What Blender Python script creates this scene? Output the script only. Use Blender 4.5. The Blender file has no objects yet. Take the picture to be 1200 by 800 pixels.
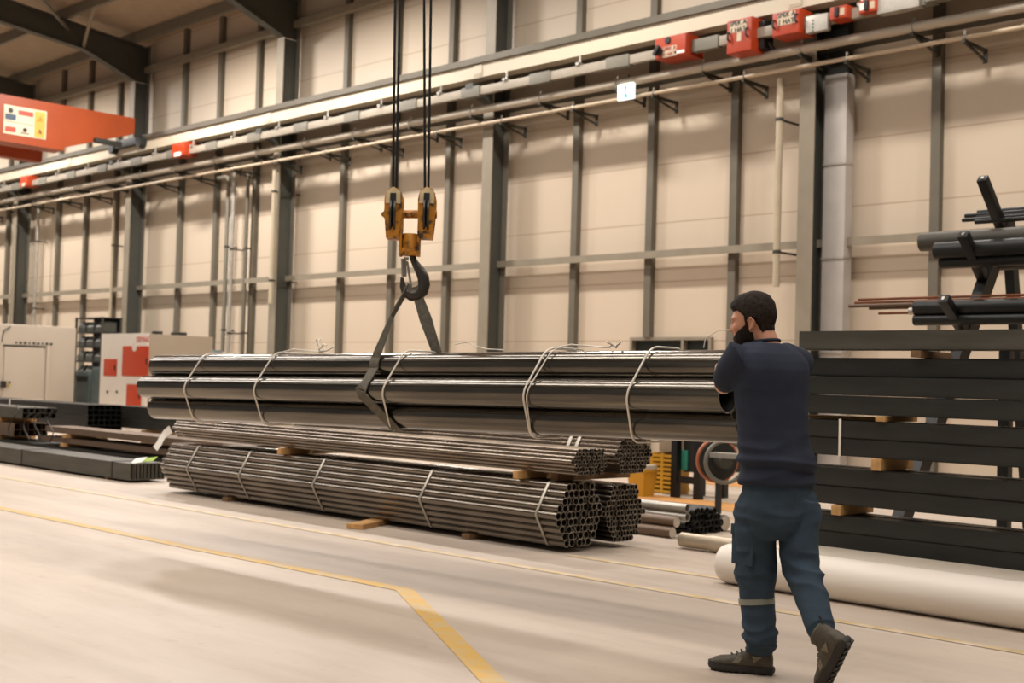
import bpy, bmesh, math, random
from mathutils import Vector, Matrix, noise
random.seed(7)
C = bpy.context.scene.collection
SC = bpy.context.scene
PI = math.pi
# ------------------------------------------------------------------ camera
F = 1500.0; CAM = Vector((0, 0, 1.32)); HS = 0.0285
_dx = Vector((-1490, -6, -1500)).normalized()          # world -X seen by the camera
_h = Vector((0, -48.5, -1500)).normalized()
_up = _dx.cross(_h).normalized()
if _up.y < 0: _up = -_up
_X = -_dx; _Y = _up.cross(_X).normalized(); _X = _Y.cross(_up).normalized()
RW = Matrix((_X, _Y, _up))                              # camera -> world rotation
cam_d = bpy.data.cameras.new('camera'); cam = bpy.data.objects.new('camera', cam_d); C.objects.link(cam)
cam.matrix_world = Matrix.Translation(CAM) @ RW.to_4x4()
cam_d.sensor_width = 36; cam_d.lens = F / 1200 * 36; cam_d.clip_end = 300
cam_d.dof.use_dof = True; cam_d.dof.focus_distance = 6.4; cam_d.dof.aperture_fstop = 3.2
SC.camera = cam
# ------------------------------------------------------------------ light
w = bpy.data.worlds.new('world'); SC.world = w; w.use_nodes = True
w.node_tree.nodes['Background'].inputs[0].default_value = (1.0, .93, .86, 1)
w.node_tree.nodes['Background'].inputs[1].default_value = 0.12
SC.view_settings.view_transform = 'Standard'; SC.view_settings.look = 'None'
SC.view_settings.exposure = 0.38; SC.view_settings.gamma = 1
SC.view_settings.use_curve_mapping = False
def lamp(name, loc, sx, sy, power, col=(1, .945, .895), target=None):
    l = bpy.data.lights.new(name, 'AREA'); l.shape = 'RECTANGLE'; l.size = sx; l.size_y = sy
    l.energy = power; l.color = col
    o = bpy.data.objects.new(name, l); C.objects.link(o); o.location = loc
    if target: o.rotation_euler = (Vector(target) - Vector(loc)).to_track_quat('-Z', 'Y').to_euler()
    return o
for x, p in ((-41, 620), (-34.5, 560), (-26, 640), (-20.5, 480), (-14, 320), (-7.5, 280), (-1, 260)):
    lamp('ceiling_lamp', (x, 13.3, 9.68), 1.4, .4, p).data.spread = math.radians(168)
lamp('highlight_strip', (-18, 5.6, 10.9), 44, .8, 1350).data.spread = math.radians(164)  # unseen light strip added for bright streaks along the pipe tops
lamp('highlight_strip', (-18, 1.2, 11.3), 44, 1.2, 1500).data.spread = math.radians(172)  # second added strip, toward the camera, widens those streaks
for x in (-30, -20, -10, 0, 10):
    lamp('ceiling_lamp', (x, -2.0, 10.4), 2.2, .8, 60).data.spread = math.radians(125)
lamp('fill_light', (-6, -9.0, 4.6), 14, 4.2, 60, target=(-10, 12, 2.0))  # added soft fill from behind the camera; no doorway is built there
# ------------------------------------------------------------------ pixel -> place helpers (1200 x 800 frame)
def ray(px, py): return RW @ Vector(((px - 600) / F, -(py - 400) / F, -1.0))
def at(px, py, Z): return CAM + ray(px, py) * Z
def atY(px, py, Y):
    r = ray(px, py); return CAM + r * (Y / r.y)
def atz(px, py, z=0.0):
    r = ray(px, py); return CAM + r * ((z - CAM.z) / r.z)
CR = (RW @ Vector((1, 0, 0))); CR.z = 0; CR.normalize()    # horizontal right of the view
CF = Vector((-CR.y, CR.x, 0))                              # horizontal forward of the view
# ------------------------------------------------------------------ materials
def lin(c):
    return tuple(((v / 255) / 12.92 if v / 255 <= .04045 else ((v / 255 + .055) / 1.055) ** 2.4) for v in c)
def mat(name, rgb, rough=.6, metal=0.0, var=.12, vscale=4.0, stretch=(1, 1, 1), bump=0.0, bscale=60.0, rgb2=None, spec=.5, contrast=(.35, .7), coat=None):
    m = bpy.data.materials.new(name); m.use_nodes = True
    nt = m.node_tree; b = nt.nodes['Principled BSDF']
    b.inputs['Roughness'].default_value = rough; b.inputs['Metallic'].default_value = metal
    b.inputs['Specular IOR Level'].default_value = spec
    if coat: b.inputs['Coat Weight'].default_value = coat[0]; b.inputs['Coat Roughness'].default_value = coat[1]; b.inputs['Coat IOR'].default_value = 1.6
    c = lin(rgb); c2 = lin(rgb2) if rgb2 else tuple(v * (1 - var) for v in c)
    tc = nt.nodes.new('ShaderNodeTexCoord'); mp = nt.nodes.new('ShaderNodeMapping')
    mp.inputs['Scale'].default_value = stretch
    nt.links.new(tc.outputs['Object'], mp.inputs[0])
    n = nt.nodes.new('ShaderNodeTexNoise'); n.inputs['Scale'].default_value = vscale; n.inputs['Detail'].default_value = 5
    nt.links.new(mp.outputs[0], n.inputs['Vector'])
    cr = nt.nodes.new('ShaderNodeValToRGB')
    cr.color_ramp.elements[0].position = contrast[0]; cr.color_ramp.elements[0].color = (*c, 1)
    cr.color_ramp.elements[1].position = contrast[1]; cr.color_ramp.elements[1].color = (*c2, 1)
    nt.links.new(n.outputs[0], cr.inputs[0]); nt.links.new(cr.outputs[0], b.inputs['Base Color'])
    if bump:
        n2 = nt.nodes.new('ShaderNodeTexNoise'); n2.inputs['Scale'].default_value = bscale; n2.inputs['Detail'].default_value = 3
        nt.links.new(mp.outputs[0], n2.inputs['Vector'])
        bp = nt.nodes.new('ShaderNodeBump'); bp.inputs['Strength'].default_value = bump; bp.inputs['Distance'].default_value = .01
        nt.links.new(n2.outputs[0], bp.inputs['Height']); nt.links.new(bp.outputs[0], b.inputs['Normal'])
    return m
def emis(name, rgb, s):
    m = bpy.data.materials.new(name); m.use_nodes = True; b = m.node_tree.nodes['Principled BSDF']
    b.inputs['Base Color'].default_value = (*lin(rgb), 1)
    b.inputs['Emission Color'].default_value = (*lin(rgb), 1); b.inputs['Emission Strength'].default_value = s
    return m
M = dict(
 column=mat('grey_painted_steel', (113, 108, 95), .5, .1),
 stud=mat('stud_paint', (104, 97, 83), .55, .1),
 girt=mat('girt_paint', (139, 129, 111), .55, .1),
 ceil=mat('roof_sheet', (158, 138, 114), .7),
 rafter=mat('rafter_paint', (69, 69, 62), .5, .1),
 runway=mat('runway_cream', (192, 180, 157), .5, 0, .06, 1.5, (.3, 1, 1)),
 runtop=mat('rail_steel', (92, 85, 72), .5, .4),
 busbar=mat('busbar_grey', (155, 145, 129), .45, .2),
 galv=mat('galvanised_steel', (190, 184, 172), .38, .55, .2, 6),
 duct=mat('duct_sheet', (182, 176, 168), .35, .15, .12, 3),
 thinpipe=mat('cream_pipe', (189, 171, 145), .45, .05),
 conduit=mat('conduit_cream', (180, 166, 141), .5),
 bracket=mat('bracket_dark', (66, 64, 56), .5, .3),
 orange=mat('orange_enamel', (142, 58, 16), .42, 0, .12, 2),
 boxred=mat('red_orange_enamel', (166, 56, 20), .4, 0, .08, 3),
 cream=mat('cream_plate', (199, 182, 155), .5),
 black=mat('black_plastic', (26, 26, 25), .5),
 dark=mat('dark_paint', (38, 38, 35), .5, .1),
 white=mat('white_enamel', (218, 208, 194), .4, 0, .05),
 mgrey=mat('machine_grey', (173, 160, 143), .45, 0, .06, 1),
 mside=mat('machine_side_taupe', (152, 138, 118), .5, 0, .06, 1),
 mred=mat('machine_red', (186, 56, 18), .4, 0, .05, 2),
 blue=mat('blue_grey_paint', (86, 97, 95), .5, .1),
 yellow=mat('yellow_plastic', (199, 148, 35), .45, 0, .15, 3),
 wood=mat('pale_timber', (206, 158, 98), .75, 0, .35, 14, (1, .15, 1), .3, 40),
 darkwood=mat('worn_timber', (132, 99, 65), .8, 0, .4, 14, (1, .15, 1), .3, 40),
 bigpipe=mat('mill_steel_big_pipe', (108, 101, 89), .19, .9, .5, 5, (.22, 3, 3), .05, 34, rgb2=(76, 70, 61), contrast=(.38, .62), coat=(.6, .1)),
 pipe=mat('mill_steel_pipe', (126, 115, 101), .2, .85, .35, 6, (.2, 2, 2), coat=(.5, .2)),
 pipe2=mat('mill_steel_pipe_dark', (104, 95, 84), .2, .85, .35, 6, (.2, 2, 2), coat=(.5, .2)),
 bore=mat('shaded_pipe_bore', (34, 32, 28), .7, .2), rim=mat('cut_rim_glint', (176, 166, 150), .35, .6),  # bore colour carries the shade of its depth; rim paler for edge glints
 tube=mat('fine_steel_tube', (160, 145, 128), .2, .85, .35, 6, (.2, 2, 2), coat=(.5, .2)),
 beam=mat('dark_mill_beam', (50, 50, 46), .42, .35, .35, 7, (.3, 2, 2), .05, 60),
 beam2=mat('dusty_mill_beam', (84, 80, 70), .5, .35, .35, 7, (.3, 2, 2), .05, 60),
 rust=mat('rusty_rod', (132, 74, 39), .6, .3, .4, 12, (.3, 3, 3)),
 brown=mat('brown_mill_scale', (113, 92, 74), .45, .4, .3, 6, (.2, 2, 2)),
 rackpipe=mat('black_coated_pipe', (30, 30, 27), .45, .2, .2, 4, (.3, 2, 2)),
 rackarm=mat('rack_black', (16, 17, 16), .45, .2),
 shaft=mat('turned_shaft', (196, 180, 156), .4, .4, .15, 8),
 whitepipe=mat('white_wrapped_pipe', (228, 218, 204), .42, 0, .05, 3, (.3, 2, 2), .15, 6),
 palepipe=mat('pale_dusty_pipe', (173, 162, 145), .5, .1, .12, 4, (.3, 2, 2)),
 endcut=mat('sawn_steel_end', (206, 196, 180), .4, .3),
 strap=mat('steel_strap', (176, 168, 154), .35, .6),
 wire=mat('white_tie_wire', (240, 230, 214), .5, .1),
 darkwire=mat('dark_strap', (44, 42, 38), .5, .2),
 sling=mat('grey_webbing', (104, 98, 84), .85, 0, .35, 30, (1, 1, 1), .3, 200),
 rope=mat('wire_rope', (38, 36, 33), .5, .5),
 hookyel=mat('worn_yellow_paint', (190, 125, 30), .5, .1, .5, 16, rgb2=(64, 44, 26), contrast=(.5, .62)),
 hookcream=mat('cream_worn_paint', (228, 206, 160), .5, .1, .3, 16),
 hooksteel=mat('forged_steel', (78, 74, 68), .35, .7, .3, 12),
 latch=mat('bright_steel', (176, 168, 156), .3, .7),
 skin=mat('skin', (196, 138, 108), .5, 0, .1, 20),
 hair=mat('dark_brown_hair', (26, 19, 14), .75, 0, .4, 60, (1, 1, 1), .6, 220, rgb2=(52, 38, 28), spec=.2),
 shirt=mat('navy_cotton', (45, 50, 63), .85, 0, .18, 6, (1, 1, 1), .12, 300, spec=.2),
 trouser=mat('blue_work_cloth', (54, 68, 80), .85, 0, .2, 9, (1, 1, 1), .15, 250, spec=.2),
 reflect=mat('reflective_tape', (132, 132, 118), .4, .2),
 boot=mat('brown_grey_nubuck', (84, 76, 62), .75, 0, .3, 30, (1, 1, 1), .2, 120),
 bootmesh=mat('boot_mesh_panel', (132, 120, 100), .8, 0, .3, 90),
 sole=mat('rubber_sole', (44, 40, 34), .7, 0, .2, 40),
 lime=mat('lime_tag', (148, 176, 53), .6),
 paper=mat('white_tag', (232, 226, 214), .6),
 copper=mat('orange_rim', (168, 97, 62), .5, .2),
 teal=mat('teal_plastic', (51, 132, 115), .5),
 signred=mat('sign_red', (166, 62, 44), .5), signyel=mat('sign_yellow', (175, 152, 62), .5), signblue=mat('sign_blue', (51, 69, 85), .5),
 glass=mat('dark_window_glass', (44, 48, 44), .12, 0, .1),
 signlit=emis('lit_sign_white', (235, 250, 245), 1.1), signgreen=emis('lit_sign_green', (20, 165, 150), .7),
)
# wall : sandwich panels with fine seams
def wall_mat():
    m = bpy.data.materials.new('sandwich_panel'); m.use_nodes = True; nt = m.node_tree; b = nt.nodes['Principled BSDF']
    b.inputs['Roughness'].default_value = .55
    tc = nt.nodes.new('ShaderNodeTexCoord'); sp = nt.nodes.new('ShaderNodeSeparateXYZ'); nt.links.new(tc.outputs['Object'], sp.inputs[0])
    def mth(op, a, bb=None, c=None):
        n = nt.nodes.new('ShaderNodeMath'); n.operation = op
        for i, v in enumerate((a, bb, c)):
            if v is None: continue
            if isinstance(v, (int, float)): n.inputs[i].default_value = v
            else: nt.links.new(v, n.inputs[i])
        return n.outputs[0]
    fr = mth('FRACT', mth('ADD', sp.outputs['Z'], .9))
    seam = mth('LESS_THAN', mth('ABSOLUTE', mth('SUBTRACT', fr, .5)), .487)   # 1 = panel, 0 = joint
    fine = mth('MULTIPLY', mth('SINE', mth('MULTIPLY', sp.outputs['X'], 60.0)), .5)
    n = nt.nodes.new('ShaderNodeTexNoise'); n.inputs['Scale'].default_value = .5; nt.links.new(tc.outputs['Object'], n.inputs['Vector'])
    cr = nt.nodes.new('ShaderNodeValToRGB'); cr.color_ramp.elements[0].color = (*lin((199, 183, 162)), 1); cr.color_ramp.elements[1].color = (*lin((190, 173, 150)), 1)
    nt.links.new(n.outputs[0], cr.inputs[0])
    mx = nt.nodes.new('ShaderNodeMixRGB'); nt.links.new(seam, mx.inputs[0]); mx.inputs[1].default_value = (*lin((173, 153, 130)), 1)
    nt.links.new(cr.outputs[0], mx.inputs[2]); nt.links.new(mx.outputs[0], b.inputs['Base Color'])
    bp = nt.nodes.new('ShaderNodeBump'); bp.inputs['Strength'].default_value = .25; bp.inputs['Distance'].default_value = .004
    nt.links.new(mth('ADD', seam, fine), bp.inputs['Height']); nt.links.new(bp.outputs[0], b.inputs['Normal'])
    return m
def floor_mat():
    m = bpy.data.materials.new('concrete_floor'); m.use_nodes = True; nt = m.node_tree; b = nt.nodes['Principled BSDF']
    tc = nt.nodes.new('ShaderNodeTexCoord')
    def nz(scale, st, det=6, dist=.0, rough=.6):
        mp = nt.nodes.new('ShaderNodeMapping'); mp.inputs['Scale'].default_value = st; nt.links.new(tc.outputs['Object'], mp.inputs[0])
        mp.inputs['Rotation'].default_value = (0, 0, .12)
        n = nt.nodes.new('ShaderNodeTexNoise'); n.inputs['Scale'].default_value = scale; n.inputs['Detail'].default_value = det; n.inputs['Distortion'].default_value = dist
        n.inputs['Roughness'].default_value = rough
        nt.links.new(mp.outputs[0], n.inputs['Vector']); return n.outputs[0]
    def ramp(v, p0, c0, p1, c1):
        cr = nt.nodes.new('ShaderNodeValToRGB'); cr.color_ramp.elements[0].position = p0; cr.color_ramp.elements[0].color = (*c0, 1)
        cr.color_ramp.elements[1].position = p1; cr.color_ramp.elements[1].color = (*c1, 1); nt.links.new(v, cr.inputs[0]); return cr.outputs[0]
    def mul(a, bb, f=1):
        mx = nt.nodes.new('ShaderNodeMixRGB'); mx.blend_type = 'MULTIPLY'; mx.inputs[0].default_value = f
        nt.links.new(a, mx.inputs[1]); nt.links.new(bb, mx.inputs[2]); return mx.outputs[0]
    base = ramp(nz(.9, (.35, 1, 1), 8, .8), .3, lin((182, 165, 146)), .72, lin((197, 182, 166)))
    streak = ramp(nz(2.2, (.12, 1.4, 1), 6, .5), .32, (.86, .85, .84), .55, (1, 1, 1))
    spots = ramp(nz(9, (1, 1, 1), 8, .3, .7), .28, (.72, .70, .67), .42, (1, 1, 1))
    vo = ramp(nz(.28, (.5, 1, 1), 3, 1.5), .38, (.86, .86, .87), .6, (1, 1, 1))
    col = mul(mul(mul(base, streak, .9), spots, .6), vo, .8)
    nt.links.new(col, b.inputs['Base Color'])
    nt.links.new(ramp(nz(3, (.3, 1, 1)), .3, (.42,) * 3, .7, (.62,) * 3), b.inputs['Roughness'])
    bp = nt.nodes.new('ShaderNodeBump'); bp.inputs['Strength'].default_value = .1; bp.inputs['Distance'].default_value = .004
    nt.links.new(nz(25, (1, 1, 1)), bp.inputs['Height']); nt.links.new(bp.outputs[0], b.inputs['Normal'])
    return m
def linepaint():
    m = bpy.data.materials.new('worn_yellow_floor_paint'); m.use_nodes = True; nt = m.node_tree; b = nt.nodes['Principled BSDF']
    b.inputs['Roughness'].default_value = .55
    tc = nt.nodes.new('ShaderNodeTexCoord'); n = nt.nodes.new('ShaderNodeTexNoise'); n.inputs['Scale'].default_value = 7; n.inputs['Detail'].default_value = 9
    nt.links.new(tc.outputs['Object'], n.inputs['Vector'])
    cr = nt.nodes.new('ShaderNodeValToRGB'); cr.color_ramp.elements[0].position = .42; cr.color_ramp.elements[0].color = (*lin((199, 159, 81)), 1)
    cr.color_ramp.elements[1].position = .7; cr.color_ramp.elements[1].color = (*lin((187, 166, 129)), 1)
    nt.links.new(n.outputs[0], cr.inputs[0]); nt.links.new(cr.outputs[0], b.inputs['Base Color']); return m
M['wall'] = wall_mat(); M['floor'] = floor_mat(); M['line'] = linepaint()
M['fadedline'] = mat('faded_yellow_floor_paint', (190, 164, 115), .55, 0, .3, 5, rgb2=(204, 184, 156), contrast=(.4, .6))
M['floororange'] = mat('ochre_floor_paint', (196, 141, 81), .5, 0, .12, 2)
# ------------------------------------------------------------------ mesh helpers
def link(name, me, m, parent=None, label=None):
    o = bpy.data.objects.new(name, me); C.objects.link(o)
    if m is not None and len(me.materials) == 0: me.materials.append(m)
    if parent is not None:
        o.parent = parent
        o.matrix_parent_inverse = parent_inv(parent)
    if label: o['label'] = label
    return o
def parent_inv(p):
    mw = p.matrix_basis.copy(); q = p
    while q.parent is not None:
        mw = q.parent.matrix_basis @ q.matrix_parent_inverse @ mw if False else mw
        q = q.parent
    return world_of(p).inverted()
def world_of(p):
    if p.parent is None: return p.matrix_basis.copy()
    return world_of(p.parent) @ p.matrix_parent_inverse @ p.matrix_basis
def tag(o, label, cat, group=None):
    o['label'] = label; o['category'] = cat
    if group: o['group'] = group
    return o
def thing(name, label, cat, loc=(0, 0, 0), group=None):
    o = bpy.data.objects.new(name, None); C.objects.link(o); o.location = loc; o.empty_display_size = .1
    return tag(o, label, cat, group)
class MB:
    def __init__(s): s.bm = bmesh.new()
    def verts(s, pts): return [s.bm.verts.new(p) for p in pts]
    def box(s, c, size, rot=None, bev=0.0):
        c = Vector(c); hx, hy, hz = size[0] / 2, size[1] / 2, size[2] / 2
        R = rot if rot is not None else Matrix.Identity(3)
        vs = s.verts([c + R @ Vector((x, y, z)) for x in (-hx, hx) for y in (-hy, hy) for z in (-hz, hz)])
        fs = [(0, 1, 3, 2), (4, 6, 7, 5), (0, 4, 5, 1), (2, 3, 7, 6), (0, 2, 6, 4), (1, 5, 7, 3)]
        faces = [s.bm.faces.new([vs[i] for i in f]) for f in fs]
        if bev > 0:
            es = list({e for f in faces for e in f.edges})
            bmesh.ops.bevel(s.bm, geom=es, offset=bev, segments=2, affect='EDGES', profile=.7)
        return s
    def bar(s, a, b, wy, wz, up=(0, 0, 1), bev=0):          # box running from a to b
        a = Vector(a); b = Vector(b); d = (b - a); L = d.length; d.normalize()
        up = Vector(up); side = up.cross(d)
        if side.length < 1e-4: side = Vector((1, 0, 0)).cross(d)
        side.normalize(); u = d.cross(side)
        R = Matrix((d, side, u)).transposed()
        return s.box((a + b) / 2, (L, wy, wz), R, bev)
    def tube(s, pts, r, n=12, caps=True, closed=False, flat=1.0, upv=None):
        pts = [Vector(p) for p in pts]; rings = []; N = len(pts); prev = None
        for i, p in enumerate(pts):
            if closed: t = (pts[(i + 1) % N] - pts[i - 1])
            else: t = pts[min(i + 1, N - 1)] - pts[max(i - 1, 0)]
            t.normalize()
            if upv is not None: a = Vector(upv) - t * Vector(upv).dot(t)
            elif prev is None: a = t.orthogonal()
            else: a = prev - t * prev.dot(t)
            if a.length < 1e-5: a = t.orthogonal()
            a.normalize(); prev = a; b = t.cross(a)
            rr = r[i] if isinstance(r, (list, tuple)) else r
            rings.append(s.verts([p + a * (rr * math.cos(2 * PI * k / n)) + b * (rr * flat * math.sin(2 * PI * k / n)) for k in range(n)]))
        R = range(N) if closed else range(N - 1)
        for i in R:
            A = rings[i]; B = rings[(i + 1) % N]
            for k in range(n): s.bm.faces.new((A[k], A[(k + 1) % n], B[(k + 1) % n], B[k]))
        if caps and not closed:
            s.bm.faces.new(rings[0][::-1]); s.bm.faces.new(rings[-1])
        return s
    def hollow(s, a, b, R, r, n=16):                        # pipe with a bore
        a = Vector(a); b = Vector(b); t = (b - a).normalized(); u = t.orthogonal().normalized(); v = t.cross(u)
        def ring(c, q): return s.verts([c + u * (q * math.cos(2 * PI * k / n)) + v * (q * math.sin(2 * PI * k / n)) for k in range(n)])
        ao, ai, bo, bi = ring(a, R), ring(a, r), ring(b, R), ring(b, r)
        for k in range(n):
            j = (k + 1) % n
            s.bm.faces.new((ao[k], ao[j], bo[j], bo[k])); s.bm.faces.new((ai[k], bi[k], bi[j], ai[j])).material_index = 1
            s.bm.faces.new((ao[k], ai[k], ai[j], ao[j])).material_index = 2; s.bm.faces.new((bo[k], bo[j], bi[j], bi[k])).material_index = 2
        return s
    def rhs(s, a, b, w_, h_, t=.006, up=(0, 0, 1)):         # rectangular hollow section
        a = Vector(a); b = Vector(b); d = (b - a).normalized(); side = Vector(up).cross(d).normalized(); u = d.cross(side)
        def ring(c, W, H): return s.verts([c + side * x + u * z for x, z in ((-W, -H), (W, -H), (W, H), (-W, H))])
        ao, ai, bo, bi = ring(a, w_ / 2, h_ / 2), ring(a, w_ / 2 - t, h_ / 2 - t), ring(b, w_ / 2, h_ / 2), ring(b, w_ / 2 - t, h_ / 2 - t)
        out = []
        for k in range(4):
            j = (k + 1) % 4
            f = s.bm.faces.new((ao[k], ao[j], bo[j], bo[k])); out.append(f)
            s.bm.faces.new((ai[k], bi[k], bi[j], ai[j])); s.bm.faces.new((ao[k], ai[k], ai[j], ao[j])); s.bm.faces.new((bo[k], bo[j], bi[j], bi[k]))
        return s
    def prism(s, pts, d):                                    # polygon (3-D points) pushed along d
        d = Vector(d); a = s.verts(pts); b = s.verts([Vector(p) + d for p in pts]); n = len(a)
        s.bm.faces.new(a[::-1]); s.bm.faces.new(b)
        for k in range(n): s.bm.faces.new((a[k], a[(k + 1) % n], b[(k + 1) % n], b[k]))
        return s
    def loft(s, rings, caps=True):
        R = [s.verts(r) for r in rings]; n = len(R[0])
        for A, B in zip(R, R[1:]):
            for k in range(n): s.bm.faces.new((A[k], A[(k + 1) % n], B[(k + 1) % n], B[k]))
        if caps: s.bm.faces.new(R[0][::-1]); s.bm.faces.new(R[-1])
        return s
    def lathe(s, c, axis, prof, n=24):                       # prof: (distance along axis, radius)
        c = Vector(c); t = Vector(axis).normalized(); u = t.orthogonal().normalized(); v = t.cross(u)
        s.loft([[c + t * h + u * (r * math.cos(2 * PI * k / n)) + v * (r * math.sin(2 * PI * k / n)) for k in range(n)] for h, r in prof])
        return s
    def ball(s, c, r, n=10, sc=(1, 1, 1)):
        c = Vector(c); mt = Matrix.Translation(c) @ Matrix.Diagonal((sc[0], sc[1], sc[2], 1))
        bmesh.ops.create_uvsphere(s.bm, u_segments=n * 2, v_segments=n, radius=r, matrix=mt); return s
    def mesh(s, name, smooth=None):
        bmesh.ops.recalc_face_normals(s.bm, faces=s.bm.faces)
        me = bpy.data.meshes.new(name); s.bm.to_mesh(me); s.bm.free()
        if smooth is None: smooth = 35
        if smooth:
            me.polygons.foreach_set('use_smooth', [True] * len(me.polygons)); me.set_sharp_from_angle(angle=math.radians(smooth))
        return me
    def build(s, name, m, parent=None, label=None, smooth=None): return link(name, s.mesh(name, smooth), m, parent, label)
def struct(name, mb, m, parent=None):
    o = mb.build(name, m, parent)
    if parent is None: o['kind'] = 'structure'
    return o
def flat_text(name, body, size, m, parent, loc, xdir, ydir, extrude=.003):
    cu = bpy.data.curves.new(name, 'FONT'); cu.body = body; cu.size = size; cu.extrude = extrude; cu.align_x = 'CENTER'; cu.align_y = 'CENTER'
    t = bpy.data.objects.new(name, cu); C.objects.link(t)
    dg = bpy.context.evaluated_depsgraph_get(); me = bpy.data.meshes.new_from_object(t.evaluated_get(dg))
    bpy.data.objects.remove(t); x = Vector(xdir).normalized(); y = Vector(ydir).normalized(); z = x.cross(y)
    mt = Matrix((x, y, z)).transposed().to_4x4(); mt.translation = Vector(loc); me.transform(mt)
    me.materials.clear()
    return link(name, me, m, parent)
def voxel(me, size, smooth=2):
    """union of overlapping closed pieces into one skin"""
    o = bpy.data.objects.new('tmp', me); C.objects.link(o)
    r = o.modifiers.new('r', 'REMESH'); r.mode = 'VOXEL'; r.voxel_size = size; r.use_smooth_shade = True
    if smooth:
        q = o.modifiers.new('s', 'SMOOTH'); q.iterations = smooth; q.factor = .5
    dg = bpy.context.evaluated_depsgraph_get(); out = bpy.data.meshes.new_from_object(o.evaluated_get(dg))
    bpy.data.objects.remove(o); out.materials.clear()
    out.polygons.foreach_set('use_smooth', [True] * len(out.polygons)); return out
WY = 17.0
# ================================================================== THE HALL
mb = MB(); mb.box((-16, 4, -.1), (76, 34, .2)); struct('floor', mb, M['floor'])
WIN = (atY(741, 398, WY).x, atY(836, 398, WY).x, 1.15, 2.16)
mb = MB()
x0, x1 = -54, 22
mb.box(((x0 + WIN[0]) / 2, WY + .1, 5.25), (WIN[0] - x0, .2, 10.5)); mb.box(((x1 + WIN[1]) / 2, WY + .1, 5.25), (x1 - WIN[1], .2, 10.5))
mb.box(((WIN[0] + WIN[1]) / 2, WY + .1, (WIN[3] + 10.5) / 2), (WIN[1] - WIN[0], .2, 10.5 - WIN[3])); mb.box(((WIN[0] + WIN[1]) / 2, WY + .1, WIN[2] / 2), (WIN[1] - WIN[0], .2, WIN[2]))
wall = struct('wall_back', mb, M['wall'])
mb = MB(); mb.box((-16, WY - .015, .09), (76, .03, .18)); struct('baseboard_back', mb, M['dark'])
# window low in the wall
wx0, wx1, wz0, wz1 = WIN; xm = wx0 + (wx1 - wx0) * .66
mb = MB(); t = .05
for z in (wz0 + t / 2, wz1 - t / 2): mb.box(((wx0 + wx1) / 2, WY + .0, z), (wx1 - wx0, .14, t))
for x in (wx0 + t / 2, wx1 - t / 2, xm): mb.box((x, WY + .0, (wz0 + wz1) / 2), (t, .14, wz1 - wz0 - 2 * t))
win = struct('window_1', mb, M['girt'])
mb = MB(); mb.box(((wx0 + wx1) / 2, WY + .05, (wz0 + wz1) / 2), (wx1 - wx0 - .1, .02, wz1 - wz0 - .1)); mb.build('pane', M['glass'], win)
COLX = [-45.1, -38.1, -31.15, -24.35, -17.45, -10.55, -3.65, 3.3]
# studs and girts belong to the wall
for i, cx in enumerate(COLX[:-1]):
    nx = COLX[i + 1]
    for k in (1, 2, 3):
        sx = cx + .2 + (nx - cx) * k / 4
        if sx > WIN[0] - .08 and sx < WIN[1] - .3: 
            mb = MB(); mb.box((sx, WY - .06, (WIN[3] + 10.2) / 2), (.14, .12, 10.2 - WIN[3])).build('stud', M['stud'], wall)
            mb = MB(); mb.box((sx, WY - .06, WIN[2] / 2), (.14, .12, WIN[2])).build('stud', M['stud'], wall)
        else:
            mb = MB(); mb.box((sx, WY - .06, 5.1), (.14, .12, 10.2)).build('stud', M['stud'], wall)
    for z in (3.53,):
        mb = MB(); mb.box(((cx + nx) / 2 + .06, WY - .19, z), (nx - cx - .06, .14, .035)); mb.box(((cx + nx) / 2 + .06, WY - .265, z + .01), (nx - cx - .06, .02, .12)).build('girt', M['girt'], wall)
    mb = MB(); mb.box(((cx + nx) / 2 + .06, WY - .2, 9.35), (nx - cx - .06, .16, .16)).build('girt', M['girt'], wall)
# columns
CL = {-38.1: 'steel column at the far left, above the grey machine', -31.15: 'steel column right of the orange crane girder, above the white and red machine',
      -24.35: 'steel column between the white machine and the hoist ropes', -17.45: 'steel column just right of the hoist ropes and hook',
      -10.55: 'steel column behind the head of the man, beside the flat metal duct', -45.1: 'farthest steel column, mostly outside the left edge', -3.65: 'steel column beyond the right edge', 3.3: 'last steel column beyond the right edge'}
for cx in COLX:
    if cx in (-45.1, 3.3, -3.65): continue
    t = thing('steel_column', 'grey H-section ' + CL[cx], 'column', (cx + .125, WY - .38, 0), 'grey steel columns along the back wall')
    X = cx + .125
    mb = MB(); mb.box((X, WY - .59, 4.49), (.26, .022, 8.98)).build('front_flange', M['girt'], t)
    mb = MB(); mb.box((X, WY - .17, 5.0), (.26, .022, 10.0)).build('rear_flange', M['column'], t)
    mb = MB(); mb.box((X, WY - .38, 4.49), (.016, .40, 8.98)).build('web', M['rafter'], t)
    mb = MB(); mb.box((X, WY - .38, .012), (.42, .62, .024)).build('base_plate', M['rafter'], t)
    mb = MB(); mb.prism([(X - .1, WY - .60, 6.50), (X - .1, WY - .60, 6.82), (X - .1, WY - 1.12, 6.82), (X - .1, WY - 1.12, 6.72)], (.2, 0, 0)).build('runway_bracket', M['rafter'], t)
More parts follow.
